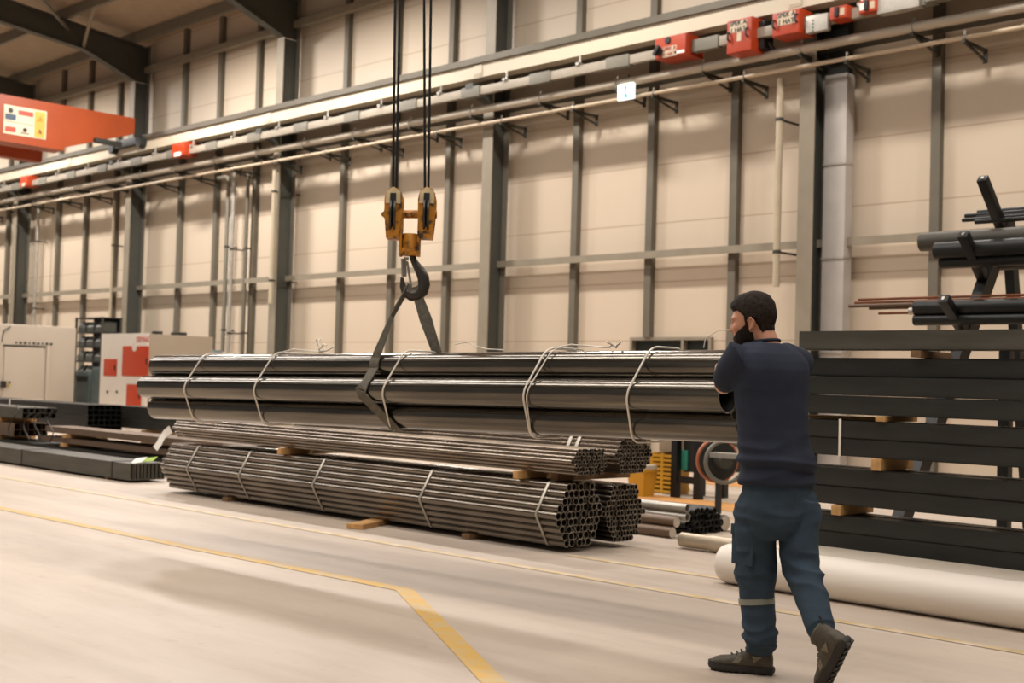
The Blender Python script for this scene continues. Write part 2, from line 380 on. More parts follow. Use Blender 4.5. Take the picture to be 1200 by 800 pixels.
# ceiling: sheets, purlins, rafters and bracing
SL = .115
def zr(Y): return 10.15 + SL * (WY - Y)
mb = MB(); mb.prism([(x0, WY + .2, zr(WY + .2) + .02), (x0, -13, zr(-13) + .02), (x0, -13, zr(-13) + .2), (x0, WY + .2, zr(WY + .2) + .2)], (x1 - x0, 0, 0))
ceil = struct('ceiling', mb, M['ceil'])
Yp = 16.35
while Yp > -12:
    mb = MB(); mb.bar((x0, Yp, zr(Yp) - .12), (x1, Yp, zr(Yp) - .12), .10, .26).build('purlin', M['column'], ceil); Yp -= 1.9
for cx in COLX[:5] + [3.3]:
    X = cx + .125
    mb = MB()
    pr = [(WY - .15, 0), (WY - .15, 9.05 - zr(WY - .15) - 0), (WY - .62, 9.05 - zr(WY - .62)), (WY - 2.0, -.86), (-12.5, -.86), (-12.5, -.25), (WY - .15, -.25)]
    poly = [(X - .008, WY - .16, 9.0), (X - .008, WY - .60, 9.0), (X - .008, WY - 2.0, zr(WY - 2.0) - .84), (X - .008, -12.5, zr(-12.5) - .84), (X - .008, -12.5, zr(-12.5) - .26), (X - .008, WY - .16, zr(WY - .16) - .26)]
    mb.prism(poly, (.016, 0, 0))
    mb.bar((X, WY - .60, 9.0), (X, WY - 2.0, zr(WY - 2.0) - .84), .24, .022, up=(0, 0, 1)); mb.bar((X, WY - 2.0, zr(WY - 2) - .84), (X, -12.5, zr(-12.5) - .84), .24, .022)
    mb.bar((X, WY - .16, zr(WY - .16) - .26), (X, -12.5, zr(-12.5) - .26), .24, .022)
    mb.build('rafter', M['rafter'], ceil)
for a, b in (((-38, 12.2), (-31.05, 6.5)), ((-31.05, 14.6), (-24.2, 8.2)), ((-38, 6.5), (-31.05, 12.2)), ((-31.05, 8.2), (-24.2, 14.6)), ((-24.2, 8), (-17.3, 14.5))):
    mb = MB(); mb.tube([(a[0], a[1], zr(a[1]) - .45), (b[0], b[1], zr(b[1]) - .45)], .05, 8).build('brace_tube', M['column'], ceil)
mb = MB(); mb.tube([(-31.05, 15.0, zr(15.0) - .8), (-29.4, 14.45, zr(14.45) - .2)], .045, 8).build('brace_tube', M['girt'], ceil)
# painted floor lines
def line(name, pts, wd, m):
    mb = MB(); P = [Vector((p.x, p.y, 0)) for p in pts]; L = []; R = []
    for i, p in enumerate(P):
        d0 = (P[i] - P[i - 1]).normalized() if i else (P[1] - P[0]).normalized(); d1 = (P[i + 1] - P[i]).normalized() if i < len(P) - 1 else d0
        n0 = Vector((-d0.y, d0.x, 0)); n1 = Vector((-d1.y, d1.x, 0)); n = (n0 + n1).normalized(); k = wd / 2 / max(.4, n.dot(n0))
        L.append(p + n * k); R.append(p - n * k)
    for i in range(len(P) - 1):
        vs = mb.verts([L[i] + Vector((0, 0, .003)), L[i + 1] + Vector((0, 0, .003)), R[i + 1] + Vector((0, 0, .003)), R[i] + Vector((0, 0, .003))]); mb.bm.faces.new(vs)
    struct(name, mb, m)
line('trim_1', [Vector((-22, 5.06, 0)), atz(235, 644), atz(474, 691), atz(583, 804), atz(640, 862)], .115, M['line'])
line('trim_2', [Vector((-24, 6.62, 0)), Vector((2.5, 6.60, 0))], .085, M['fadedline'])
line('trim_3', [atz(668, 651), atz(848, 678)], .085, M['fadedline'])
line('trim_4', [Vector((-14.5, 11.9, 0)), Vector((-2, 11.9, 0))], .85, M['floororange'])
line('trim_5', [Vector((-15.5, 14.9, 0)), Vector((-2, 14.9, 0))], 1.0, M['floororange'])
# ================================================================== CRANE RUNWAY, SERVICES ON THE WALL
RY = 16.0
def yline(px, py, Y): return atY(px, py, Y).z
zb = yline(600, 82, RY); zt = yline(600, 66, RY)
t = thing('crane_runway_beam', 'long cream crane runway beam running across the whole back wall', 'beam', (-18, RY + .1, zb))
mb = MB(); mb.box((-18, RY + .012, (zb + zt) / 2), (56, .024, zt - zb)); mb.box((-18, RY + .2, (zb + zt) / 2), (56, .02, zt - zb)); mb.box((-18, RY + .12, zb), (56, .26, .02)); mb.build('web', M['runway'], t)
mb = MB(); mb.box((-18, RY + .12, zt + .05), (56, .34, .10)); mb.box((-18, RY + .1, zt + .13), (56, .07, .06)).build('rail', M['runtop'], t)
for px in (85, 316, 560, 930):
    X = atY(px, 100, RY).x; mb = MB(); mb.box((X, RY - .008, (zb + zt) / 2), (.22, .016, zt - zb - .04))
    for k in range(4): mb.lathe((X - .075 + .05 * k, RY - .016, zb + .06), (0, -1, 0), [(0, .013), (.012, .013)], 8)
    mb.build('splice_plate', M['runway'], t)
mb = MB(); mb.box((-18, (RY + WY) / 2 + .02, zb + .03), (56, WY - RY - .12, .03)).build('shade_plate', M['runtop'], t)  # plate added to cast the dark band on the wall below the beam
# busbar under it
zc = yline(600, 99, 15.95)
t = thing('busbar', 'grey segmented power busbar hung under the cream runway beam', 'busbar', (-18, 15.95, zc))
mb = MB(); mb.box((-18, 15.95, zc), (56, .09, .15), bev=.006).build('rail_casing', M['busbar'], t)
x = -44.0; k = 0
while x < 8:
    mb = MB(); mb.box((x, 15.95, zc), (.5, .13, .19), bev=.006).build('joint_cover', M['column'], t); 
    mb = MB(); mb.tube([(x + .9, 15.95, zc + .05), (x + .9, 15.95, zb - .01)], .018, 6); mb.box((x + .9, 15.95, zc + .1), (.07, .16, .05)).build('hanger', M['galv'], t)
    x += 1.78; k += 1
# thick pipe and thin pipe with wall brackets
def wallpipe(name, label, px, py, Y, r, m, kb):
    z = yline(px, py, Y); t = thing(name, label, 'pipe', (-18, Y, z))
    mb = MB(); mb.tube([(-46, Y, z), (10, Y, z)], r, 14).build('pipe_run', m, t)
    x = -44.5 + kb
    while x < 8:
        mb = MB(); mb.bar((x, Y - .05, z - r - .025), (x, WY - .12, z - r - .025), .045, .045)
        mb.bar((x, Y + .02, z - r - .04), (x, WY - .16, z - r - .16), .03, .03); mb.box((x, WY - .14, z - r - .1), (.06, .02, .2))
        mb.build('bracket', M['bracket'], t)
        mb = MB(); mb.tube([(x, Y + r * 1.1 * math.cos(a), z + r * 1.1 * math.sin(a)) for a in [PI * 2 * q / 12 for q in range(12)]], .012, 6, closed=True); mb.box((x, Y, z + r + .03), (.03, .03, .06)).build('clamp', M['galv'], t)
        x += 1.78
wallpipe('steam_pipe', 'thick pale galvanised pipe running below the busbar along the back wall', 600, 122, 16.15, .07, M['palepipe'], .3)
wallpipe('service_pipe', 'thin cream pipe, lowest of the pipes running along the back wall', 600, 139, 16.25, .032, M['thinpipe'], 1.0)
# dark cable tray behind the thick pipe
z = yline(600, 128, 16.6); t = thing('cable_tray', 'dark cable tray behind the thick pale pipe on the back wall', 'cable tray', (-18, 16.6, z))
mb = MB(); mb.box((-18, 16.62, z), (56, .3, .015)); mb.box((-18, 16.47, z + .03), (56, .012, .07)); mb.box((-18, 16.77, z + .03), (56, .012, .07)).build('tray', M['bracket'], t)
for q in range(3):
    mb = MB(); mb.tube([(-46 + i * 2.0, 16.52 + .07 * q + .015 * math.sin(i * 1.7 + q), z + .028) for i in range(29)], .018, 6).build('cable', M['dark'], t)
# switch boxes on the busbar (front face given by its left/right/top/bottom edges)
def wbox(label, l, r, top, bot, dep, text=None, small=False, Y=15.78):
    a = atY(l, top[0], Y); b = atY(r, top[1], Y); c = atY(l, bot, Y)
    x0_, x1_, z1, z0 = a.x, b.x, a.z, c.z
    X = (x0_ + x1_) / 2; Z = (z0 + z1) / 2; W = x1_ - x0_; H = z1 - z0
    t = thing('switch_box', label, 'electrical box', (X, Y + dep / 2, z0), 'red orange electrical boxes on the busbar')
    mb = MB(); mb.box((X, Y + dep / 2, Z), (W, dep, H), bev=.012).build('enclosure', M['boxred'], t)
    mb = MB(); mb.box((X, Y - .006, Z), (W * .96, .014, H * .96), bev=.004).build('lid', M['boxred'], t)
    return t, X, Z, W, H, Y - .014
def plate(t, X, Z, W, H, Y, name='label_plate', m=None):
    mb = MB(); mb.box((X, Y, Z), (W, .004, H)); return mb.build(name, m or M['cream'], t)
def bhandle(t, X, Z, H, Y):
    mb = MB(); mb.tube([(X, Y + .01, Z + H / 2), (X, Y - .05, Z + H / 2 - .02), (X, Y - .05, Z - H / 2 + .02), (X, Y + .01, Z - H / 2)], .016, 8).build('handle', M['black'], t)
t, X, Z, W, H, Y = wbox('low wide red orange switch box with dark rotary knob at upper right', 768, 805, (46, 40), 70, .45)
plate(t, X - .02 * W, Z - .08, W * .44, H * .5, Y); plate(t, X + .3 * W, Z - H * .36, W * .3, H * .14, Y, m=M['paper'])
flat_text('lettering', 'SPEK A\n1 HAT', .085, M['signred'], t, (X - .02 * W, Y - .006, Z - .08), (1, 0, 0), (0, 0, 1))
mb = MB(); mb.lathe((X - W * .34, Y, Z - .05), (0, -1, 0), [(0, .07), (.05, .065), (.05, .03), (.09, .03)], 16); mb.box((X - W * .34, Y - .08, Z - .05), (.05, .05, .17), Matrix.Rotation(.6, 3, 'Y')).build('rotary_knob', M['black'], t)
mb = MB(); mb.lathe((X - .05, Y, Z + H * .30), (0, -1, 0), [(0, .06), (.02, .05)], 12).build('latch', M['black'], t)
t, X, Z, W, H, Y = wbox('tall square red orange switch box with two black handles, middle of the big boxes', 852.5, 882, (25, 19), 64, .42)
plate(t, X - .02, Z + H * .27, W * .66, H * .33, Y); plate(t, X, Z - .02, W * .16, H * .26, Y)
flat_text('lettering', 'SPEK A\n1 HAT', .10, M['black'], t, (X - .02, Y - .006, Z + H * .27), (1, 0, 0), (0, 0, 1))
bhandle(t, X - W * .38, Z, H * .26, Y); bhandle(t, X + W * .34, Z + .02, H * .26, Y)
mb = MB(); mb.box((X + W * .5 + .05, Y + .3, Z), (.1, .25, H * .8)); mb.tube([(X + W * .5 + .1, Y + .3, Z - .1), (X + W * .5 + .16, Y + .4, Z - .25), (X + W * .5 + .2, Y + .45, Z - .35)], .035, 8).build('cable_gland', M['black'], t)
t, X, Z, W, H, Y = wbox('square red orange switch box with plate, just right of the tall one', 905.5, 938, (16, 10), 44, .40)
plate(t, X + .01, Z + H * .18, W * .64, H * .52, Y)
flat_text('lettering', 'SPEK A\n1 HAT', .10, M['black'], t, (X + .01, Y - .006, Z + H * .18), (1, 0, 0), (0, 0, 1))
bhandle(t, X - W * .4, Z + .0, H * .34, Y); bhandle(t, X + W * .4, Z + .03, H * .34, Y)
t, X, Z, W, H, Y = wbox('small red orange tap-off box, right of the grey busbar cover', 973, 993, (9, 5.5), 24, .25)
plate(t, X + W * .22, Z, W * .26, H * .55, Y); mb = MB(); mb.box((X - W * .05, Y - .02, Z), (W * .2, .05, H * .75), bev=.01).build('latch', M['black'], t)
t, X, Z, W, H, Y = wbox('small red orange tap-off box at the top edge, rightmost of all', 1007, 1028, (1.5, -2), 16.5, .25)
plate(t, X + W * .25, Z, W * .26, H * .55, Y); plate(t, X - W * .32, Z, W * .26, H * .55, Y, m=M['paper']); mb = MB(); mb.box((X - W * .03, Y - .02, Z), (W * .2, .05, H * .75), bev=.01).build('latch', M['black'], t)
t, X, Z, W, H, Y = wbox('small red orange box on the busbar above the far vertical pipes, left of the hoist', 202, 217, (168.5, 165), 184, .35)
plate(t, X - .02, Z - .12, W * .5, H * .3, Y, m=M['paper'])
t, X, Z, W, H, Y = wbox('small red orange box on the busbar under the orange crane girder, farthest left', 24, 33, (207, 205), 219, .35)
plate(t, X, Z - .1, W * .4, H * .3, Y, m=M['cream'])
a = atY(944, 16, 15.8); b = atY(969, 31, 15.8)
t = thing('busbar_feed_cover', 'pale grey flat busbar feed cover between red orange boxes', 'cover', (a.x, 15.85, b.z))
mb = MB(); mb.box(((a.x + b.x) / 2 - .0, 15.86, (a.z + b.z) / 2 - .04), (b.x - a.x, .1, .24), bev=.01).build('cover', M['galv'], t)
mb = MB(); 
for k in range(4): mb.lathe((a.x + .12, 15.81, b.z - .02 + .05 * k), (0, -1, 0), [(0, .012), (.01, .012)], 8)
mb.build('bolts', M['bracket'], t)
a = atY(1035, 2, 15.8)
t = thing('busbar_end_feed', 'grey metal busbar end unit at the top edge, right of the last red box', 'cover', (a.x, 15.85, a.z - .2))
mb = MB(); mb.box((a.x + .22, 15.88, a.z), (.62, .16, .32), bev=.01).build('casing', M['galv'], t); mb = MB(); mb.box((a.x + 1.0, 15.88, a.z + .02), (.8, .14, .28), bev=.01).build('casing', M['column'], t)
# exit sign
a = atY(723.5, 99, 16.05); b = atY(741, 115, 16.05); W = b.x - a.x; zc = (a.z + b.z) / 2
t = thing('exit_sign', 'small lit white and green running-figure exit sign under the pale pipe', 'exit sign', ((a.x + b.x) / 2, 16.08, zc - .15))
mb = MB(); mb.box(((a.x + b.x) / 2, 16.09, zc), (W, .06, .26), bev=.006).build('casing', M['signlit'], t)
X = a.x + W * .62
mb = MB(); mb.prism([(X - .05, 16.055, zc - .11), (X + .04, 16.055, zc - .11), (X - .02, 16.055, zc - .02), (X - .02, 16.055, zc + .02), (X + .01, 16.055, zc + .08), (X - .05, 16.055, zc + .10)], (0, .004, 0)); mb.box((X + .10, 16.056, zc + .09), (.03, .004, .02)); mb.box((X + .10, 16.056, zc - .09), (.03, .004, .03)).build('running_figure', M['signgreen'], t)
mb = MB(); mb.tube([((a.x + b.x) / 2, 16.09, zc + .13), ((a.x + b.x) / 2, 16.15, zc + .3)], .01, 6).build('hanger', M['bracket'], t)
# vertical pipes and ducts
def vpipe(name, label, px, ytop, ybot, Y, r, m, elbow=0):
    a = atY(px[0], ytop, Y); b = atY(px[1], ybot, Y); X = (a.x + b.x) / 2
    t = thing(name, label, 'pipe', (X, Y, b.z))
    pts = [(X, Y, b.z), (X, Y, a.z)]
    if elbow: pts = [(X, Y, b.z), (X, Y, a.z - .12), (X + elbow * .04, Y, a.z - .03), (X + elbow * .14, Y, a.z), (X + elbow * .45, Y, a.z)]
    mb = MB(); mb.tube(pts, r, 12).build('pipe_run', m, t)
    z = b.z + .5
    while z < a.z - .3:
        mb = MB(); mb.lathe((X, Y, z), (0, 0, 1), [(0, r * 1.15), (.05, r * 1.15)], 12); mb.box((X, (Y + WY) / 2 + .03, z + .025), (.03, WY - Y - .06, .03)).build('clamp', M['bracket'], t); z += 2.0
    return t
vpipe('drain_pipe', 'cream rounded-end downpipe on the column beside the head of the man', (917, 907), 92, 336, 16.3, .055, M['conduit'])
mb = MB(); a = atY(907, 336, 16.3)
vpipe('drain_pipe', 'cream downpipe on the column left of the hoist ropes, ending above the pipes', (325, 314), 199, 356, 16.3, .05, M['conduit'])
vpipe('riser_pipe', 'grey vertical pipe with elbow top, left of the close pair by the far column', (267, 262), 207, 412, 16.7, .05, M['column'], -1)
vpipe('riser_pipe', 'pale vertical pipe, right one of the close pair left of a column', (274, 268), 203, 416, 16.65, .05, M['galv'])
vpipe('riser_pipe', 'slim grey vertical pipe with collars just left of the cream downpipe', (291, 284), 200, 416, 16.75, .045, M['stud'])
vpipe('riser_pipe', 'thin pale vertical pipe over the grey machine near the left edge', (45, 40), 240, 382, 16.7, .045, M['galv'])
vpipe('riser_pipe', 'thin cream vertical pipe behind the shelf of bins', (134, 128), 235, 396, 16.7, .035, M['conduit'])
a = atY(983, 88, 16.72); b = atY(980, 386, 16.72); X = a.x
t = thing('flat_duct', 'flat wide galvanised metal duct standing against the wall right of the man', 'duct', (X, 16.8, 0))
mb = MB(); mb.box((X, 16.76, a.z / 2), (.37, .22, a.z), bev=.008).build('duct_body', M['duct'], t)
for z in (1.9, 3.3, 4.7): mb = MB(); mb.box((X, 16.75, z), (.38, .24, .03)).build('joint_band', M['galv'], t)
a2 = atY(983, 20, 16.72); mb = MB(); mb.box((X, 16.78, (a.z + a2.z) / 2 + .3), (.30, .16, a2.z - a.z + .6)).build('dark_upper_duct', M['dark'], t)
# ================================================================== ORANGE BRIDGE CRANE AT LEFT
GX = -29.8; t = thing('bridge_crane', 'orange bridge crane girder reaching from the left to the runway beam', 'crane', (GX, 15.9, 6.6))
zt1 = 7.72
for dx, nm in ((0, 'girder'),):
    prof = [(15.75, 7.32), (13.85, 6.68), (-6, 6.68), (-6, zt1), (15.75, zt1)]
    mb = MB(); mb.prism([(GX - .2, y, z) for y, z in prof], (.4, 0, 0)).build('girder', M['orange'], t)
mb = MB(); mb.prism([(GX - .3, 13.9, 6.66), (GX - .3, -6, 6.66), (GX - .3, -6, 6.61), (GX - .3, 13.9, 6.61)], (.6, 0, 0)).build('lower_flange', M['orange'], t)
mb = MB(); mb.prism([(GX - 1.5, 14.0, 6.5), (GX - 1.5, 14.0, 7.1), (GX - 1.5, -6, 7.1), (GX - 1.5, -6, 6.5)], (.35, 0, 0)).build('girder', M['orange'], t)
mb = MB(); mb.box((GX - .5, 15.97, 7.19), (1.7, .2, .2), bev=.02); 
mb.lathe((GX + .25, 16.1, 7.12), (0, -1, 0), [(0, .14), (.26, .14)], 20); mb.lathe((GX - 1.2, 16.1, 7.12), (0, -1, 0), [(0, .14), (.26, .14)], 20); mb.build('end_carriage', M['dark'], t)
mb = MB(); mb.box((GX + .28, 15.0, 6.98), (.14, .7, .12), bev=.02).build('drive_motor', M['dark'], t)
# sign plate on the girder: face X = GX+.2
fx = GX + .205
def onface(px, py):
    r = ray(px, py); k = (fx - CAM.x) / r.x; return CAM + r * k
a = onface(5, 122); b = onface(53.5, 164); ty = (a.y + b.y) / 2; tw = b.y - a.y; tz = (onface(5, 122).z + onface(5, 156).z) / 2; th = onface(5, 122).z - onface(5, 156).z
sg = MB(); sg.box((fx, ty, tz), (.012, tw, th)); sg = sg.build('sign_plate', M['cream'], t)
def sq(u0, v0, u1, v1, m, nm='sign_field'):
    mb = MB(); mb.box((fx + .009, a.y + tw * (u0 + u1) / 2, tz + th / 2 - th * (v0 + v1) / 2), (.006, tw * (u1 - u0), th * (v1 - v0))).build(nm, m, sg)
sq(.03, .3, .28, .5, M['signblue']); sq(.33, .12, .68, .28, M['signred']); sq(.72, .05, .97, .97, M['signyel']); sq(.04, .74, .28, .92, M['signred']); sq(.03, .56, .7, .575, M['column'])
mb = MB(); mb.lathe((fx + .008, a.y + tw * .15, tz + th * .32), (1, 0, 0), [(0, th * .09), (.005, th * .09)], 14); mb.lathe((fx + .008, a.y + tw * .5, tz - th * .28), (1, 0, 0), [(0, th * .08), (.005, th * .08)], 12); mb.box((fx + .01, a.y + tw * .5, tz - th * .4), (.005, tw * .2, th * .03)).build('pictograms', M['dark'], sg)
for v in (.3, .75):
    mb = MB(); yc = a.y + tw * .845; zc = tz + th / 2 - th * v
    mb.prism([(fx + .012, yc - tw * .07, zc - th * .1), (fx + .012, yc + tw * .07, zc - th * .1), (fx + .012, yc, zc + th * .12)], (.004, 0, 0)).build('warning_triangle', M['hookyel'], sg)
# ================================================================== HANGING BUNDLE OF BIG PIPES
PR = at(853, 464, 6.72); PL = at(171.5, 453, 10.45)
d = (PR - PL).normalized(); LB = (PR - PL).length
side = Vector((0, 0, 1)).cross(d).normalized(); side = side if side.y > 0 else -side     # away from the camera
upb = d.cross(side) if d.cross(side).z > 0 else side.cross(d)
D = .186; VS = .168
pos = {('middle', 0): (0, 0), ('middle', 1): (D, 0), ('middle', 2): (2 * D, 0), ('top', 0): (.5 * D, VS), ('top', 1): (1.5 * D, VS), ('bottom', 0): (.5 * D, -VS), ('bottom', 1): (1.5 * D, -VS)}
lab = {('middle', 0): 'foremost large pipe of the hanging bundle, middle row, nearest the camera', ('middle', 1): 'core pipe hidden inside the hanging bundle, only its open end showing',
       ('middle', 2): 'rear middle pipe of the hanging bundle, on the wall side', ('top', 0): 'top front pipe of the hanging bundle, under the hook',
       ('top', 1): 'top rear pipe of the hanging bundle, on the wall side', ('bottom', 0): 'bottom front pipe of the hanging bundle, lowest one seen', ('bottom', 1): 'bottom rear pipe of the hanging bundle, on the wall side'}
offs = {('middle', 0): (0, 0), ('top', 0): (.02, .03), ('bottom', 0): (.02, .05), ('middle', 1): (.03, .02), ('middle', 2): (.01, .02), ('top', 1): (.03, .0), ('bottom', 1): (.02, .03)}
for k, (u, v) in pos.items():
    c0 = PL + side * u + upb * v + d * offs[k][0]; c1 = PR + side * u + upb * v * .93 + d * offs[k][1]
    mb = MB(); L = (c1 - c0).length; mb.hollow((0, 0, 0), (L, 0, 0), D / 2 * .985, D / 2 - .009, 48)
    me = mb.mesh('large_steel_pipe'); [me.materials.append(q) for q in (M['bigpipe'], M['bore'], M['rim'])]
    o = link('large_steel_pipe', me, None); tag(o, 'dark grey ' + lab[k], 'pipe', 'large steel pipes hanging from the crane hook')
    o.matrix_world = Matrix.Translation(c0) @ (c1 - c0).to_track_quat('X', 'Z').to_matrix().to_4x4()
def bpt(s_, u, v): return PL + d * s_ + side * u + upb * v
def hull_loop(sx, r, slack=.004, lean=0.0, n=6):
    """closed path round the hexagonal bundle at distance sx from its far end"""
    pts = []; R = D / 2 + slack + r
    cs = [(0, 0, 180), (.5 * D, -VS, 240), (1.5 * D, -VS, 300), (2 * D, 0, 0), (1.5 * D, VS, 60), (.5 * D, VS, 120)]
    for (u, v, a0) in cs:
        for q in range(n):
            a = math.radians(a0 - 30 + 60 * q / (n - 1)); pts.append(bpt(sx + lean * (v + R * math.sin(a)), u + R * math.cos(a), v + R * math.sin(a)))
    return pts
def s_at(px, py=455):
    r = ray(px, py); n = d.cross(r).normalized(); # closest point on bundle front line
    # solve PL + d*s ~ CAM + r*k
    A = PL - CAM; rr = r.normalized(); b = d.dot(rr); return (b * A.dot(rr) - A.dot(d)) / (1 - b * b)
random.seed(3)
for px, knot, lb in ((229, 0, 'farthest from the man'), (311, 1, 'second from far end, tangled knot on top'), (462, 0, 'just right of the lifting sling'), (627, 2, 'doubled, with knotted stub on top'), (748, 0, 'nearest the man')):
    sx = s_at(px); t = thing('tie_wire', 'white tie wire round the hanging pipes, ' + lb, 'tie wire', bpt(sx, 0, 0), 'white tie wires round the hanging pipes')
    mb = MB(); mb.tube(hull_loop(sx, .004, .003, .22), .006, 6, closed=True).build('loop', M['wire'], t)
    if knot == 2: mb = MB(); mb.tube(hull_loop(sx + .03, .004, .006, .30), .004, 6, closed=True).build('loop', M['wire'], t)
    top = bpt(sx + .22 * VS + .3, .75 * D, VS + D / 2 + .01)
    if knot:
        for q in range(5 if knot == 1 else 3):
            p = top + d * (.1 if knot == 1 else .16); pts = [p]
            dr = Vector((random.uniform(-1, 1), random.uniform(-.5, .5), random.uniform(.0, .8)))
            for w_ in range(5):
                p = p + dr * (.028 if knot == 1 else .016); dr = (dr + Vector((random.uniform(-1, 1), random.uniform(-1, 1), random.uniform(-.7, .8)))).normalized(); p.z = max(p.z, top.z + .004); pts.append(p.copy())
            mb = MB(); mb.tube(pts, .006, 6).build('twisted_end', M['wire'], t)
        mb = MB(); mb.tube([bpt(sx + .05, .5 * D, VS + D / 2 + .007), bpt(sx + .18, .6 * D, VS + D / 2 + .03), top + d * .1], .0045, 6).build('tail', M['wire'], t)
a = s_at(800); t = thing('loose_wire', 'thin loose white wire arching up from the top pipe near the man', 'wire', bpt(a, .5 * D, VS + D / 2))
mb = MB(); mb.tube([bpt(a + .07, .5 * D, VS + D / 2), bpt(a + .08, .5 * D, VS + D / 2 + .05), bpt(a + .16, .5 * D, VS + D / 2 + .09), bpt(a + .3, .5 * D, VS + D / 2 + .095), bpt(a + .42, .5 * D, VS + D / 2 + .06)], .0028, 6).build('strand', M['wire'], t)
a = s_at(520); t = thing('loose_wire', 'thin loose white wire lying on the top pipe right of the sling', 'wire', bpt(a, .5 * D, VS + D / 2))
mb = MB(); mb.tube([bpt(a - .02 + .1 * q, .6 * D + .03 * math.sin(q * 2), VS + D / 2 + (.045, .06, .03, .01, .005)[q]) for q in range(5)], .0035, 6).build('strand', M['wire'], t)
# ------------------------------------------------------------------ hook block
HZ = 8.75
hc = at(482, 300, HZ); hx = CR.copy()
def hp(px, py, dz=0.0): return at(px, py, HZ) + CF * dz
UP = Vector((0, 0, 1))
def hmat(): return Matrix((hx, CF, UP)).transposed()
px2m = HZ / F
t = thing('hook_block', 'worn yellow crane hook block hanging on four ropes', 'crane hook', hp(482, 345))
for sx_, nm in ((461.5, 'sheave_housing'), (500.5, 'sheave_housing')):
    c = hp(sx_, 252); w1 = .085
    def V(u, h): return c + hx * u + UP * h
    # outer cheek plates: tapering slab with rounded top
    prof = [(-.042, -.165), (.042, -.165), (.058, .0), (.06, .10), (.045, .165), (0, .185), (-.045, .165), (-.06, .10), (-.058, .0)]
    for dy in (-.075, .066):
        mb = MB(); mb.prism([V(u, h - .0) + CF * dy for u, h in prof], CF * .009).build('cheek_plate', M['hookyel'], t)
    mb = MB(); mb.lathe(c + UP * .0 + CF * 0 - hx * .02, hx, [(0, .13), (.012, .13), (.02, .112), (.028, .13), (.04, .13)], 28).build('sheave', M['hooksteel'], t)
    mb = MB(); mb.box(V(0, -.145), (.085, .14, .04), hmat(), .004).build('spacer_block', M['hookyel'], t)
    mb = MB(); mb.prism([V(u, h) - CF * .078 for u, h in [(-.05, .07), (.05, .07), (.048, .155), (0, .183), (-.048, .155)]], -CF * .004).build('cream_guard', M['hookcream'], t)
    mb = MB(); mb.box(V(-.0, .07) - CF * .086, (.04, .012, .14), hmat(), .003).build('rope_slot', M['black'], t)
a = hp(450, 251); b = hp(512, 251)
mb = MB(); mb.tube([a, a + (b - a) * .1], .016, 12); mb.tube([a, b], .028, 16); mb.ball(a, .02, 6); mb.build('axle', M['hookyel'], t)
for px in (470.5, 491.5):
    mb = MB(); mb.box(hp(px, 266), (.018, .11, .40), hmat(), .003).build('side_plate', M['hookyel'], t)
c = hp(481, 286)
mb = MB(); mb.lathe(c - UP * .07, UP, [(0, .045), (.0, .056), (.13, .056), (.14, .05)], 24).build('swivel_housing', M['hookyel'], t)
mb = MB(); mb.box(c - UP * .055, (.11, .125, .05), hmat(), .006).build('crosshead', M['hookyel'], t)
# the forged hook: a tapering C
def hk(px, py): return hp(px, py)
hpts = [(483, 296), (484, 303), (487, 309), (492, 317), (496, 325), (497, 333), (495, 341), (489, 346), (482, 346), (475, 342), (472, 335), (471, 325)]
hr = [.022, .022, .026, .034, .04, .042, .042, .042, .04, .032, .022, .010]
mb = MB(); mb.tube([hk(*p) for p in hpts], hr, 14, flat=.8).build('hook', M['hooksteel'], t)
mb = MB(); mb.bar(hk(473, 303), hk(473.5, 324), .02, .03); mb.bar(hk(473, 303), hk(479, 303), .02, .02); mb.bar(hk(477, 306), hk(482, 336), .012, .016).build('safety_latch', M['latch'], t)
# ropes run up out of the picture to a hoist drum under the bridge
for i, (a_, b_) in enumerate((((460.5, 226), (463, 0)), ((464.5, 222), (468.5, 0)), ((498, 226), (497, 0)), ((502, 222), (505, 0)))):
    A = hp(*a_, dz=0.0); B = hp(*b_, dz=.0); dd = (B - A); k = (7.9 - A.z) / dd.z
    mb = MB(); mb.tube([A - dd * .06, A + dd * k], .009, 8)
    o = mb.build('wire_rope', M['rope']); tag(o, 'dark steel hoist rope, ' + ('leftmost of the four above the hook', 'second from left of the four above the hook', 'third from left of the four above the hook', 'rightmost of the four above the hook')[i], 'rope', 'hoist ropes above the hook block')
A = hp(482, 222)
t = thing('hoist_trolley', 'hoist drum and trolley above the picture that carries the hook ropes', 'hoist', (A.x, A.y, 7.75))
mb = MB(); mb.tube([A + hx * -.5 + UP * (8.05 - A.z), A + hx * .5 + UP * (8.05 - A.z)], .18, 20).build('drum', M['hooksteel'], t)
mb = MB(); mb.box((A.x, A.y, 8.35), (1.3, .7, .24), bev=.02).build('trolley_frame', M['orange'], t)
mb = MB(); mb.box((A.x, 4.5, 8.75), (.45, 22.6, .55)).build('carrying_girder', M['orange'], t)
# ------------------------------------------------------------------ webbing sling: a loop from the hook round the bundle
def ribbon(mb, pts, wd, th, wdirs):
    rings = []
    for i, p in enumerate(pts):
        p = Vector(p); tg = (Vector(pts[min(i + 1, len(pts) - 1)]) - Vector(pts[max(i - 1, 0)])).normalized()
        w_ = Vector(wdirs[i]); w_ = (w_ - tg * w_.dot(tg)).normalized(); n = tg.cross(w_)
        ww = wd[i] if isinstance(wd, (list, tuple)) else wd
        rings.append([p + w_ * ww / 2 + n * th / 2, p - w_ * ww / 2 + n * th / 2, p - w_ * ww / 2 - n * th / 2, p + w_ * ww / 2 - n * th / 2])
    mb.loft(rings); return mb
t = thing('lifting_sling', 'grey webbing sling from the hook, wrapped round the middle of the hanging pipes', 'sling', hp(483, 340))
s1 = s_at(434); R = D / 2 + .008
topf = hp(480, 334); back_e = bpt(s_at(510) + .0, 2.0 * D, VS * .9 + D / 2)
fr = []
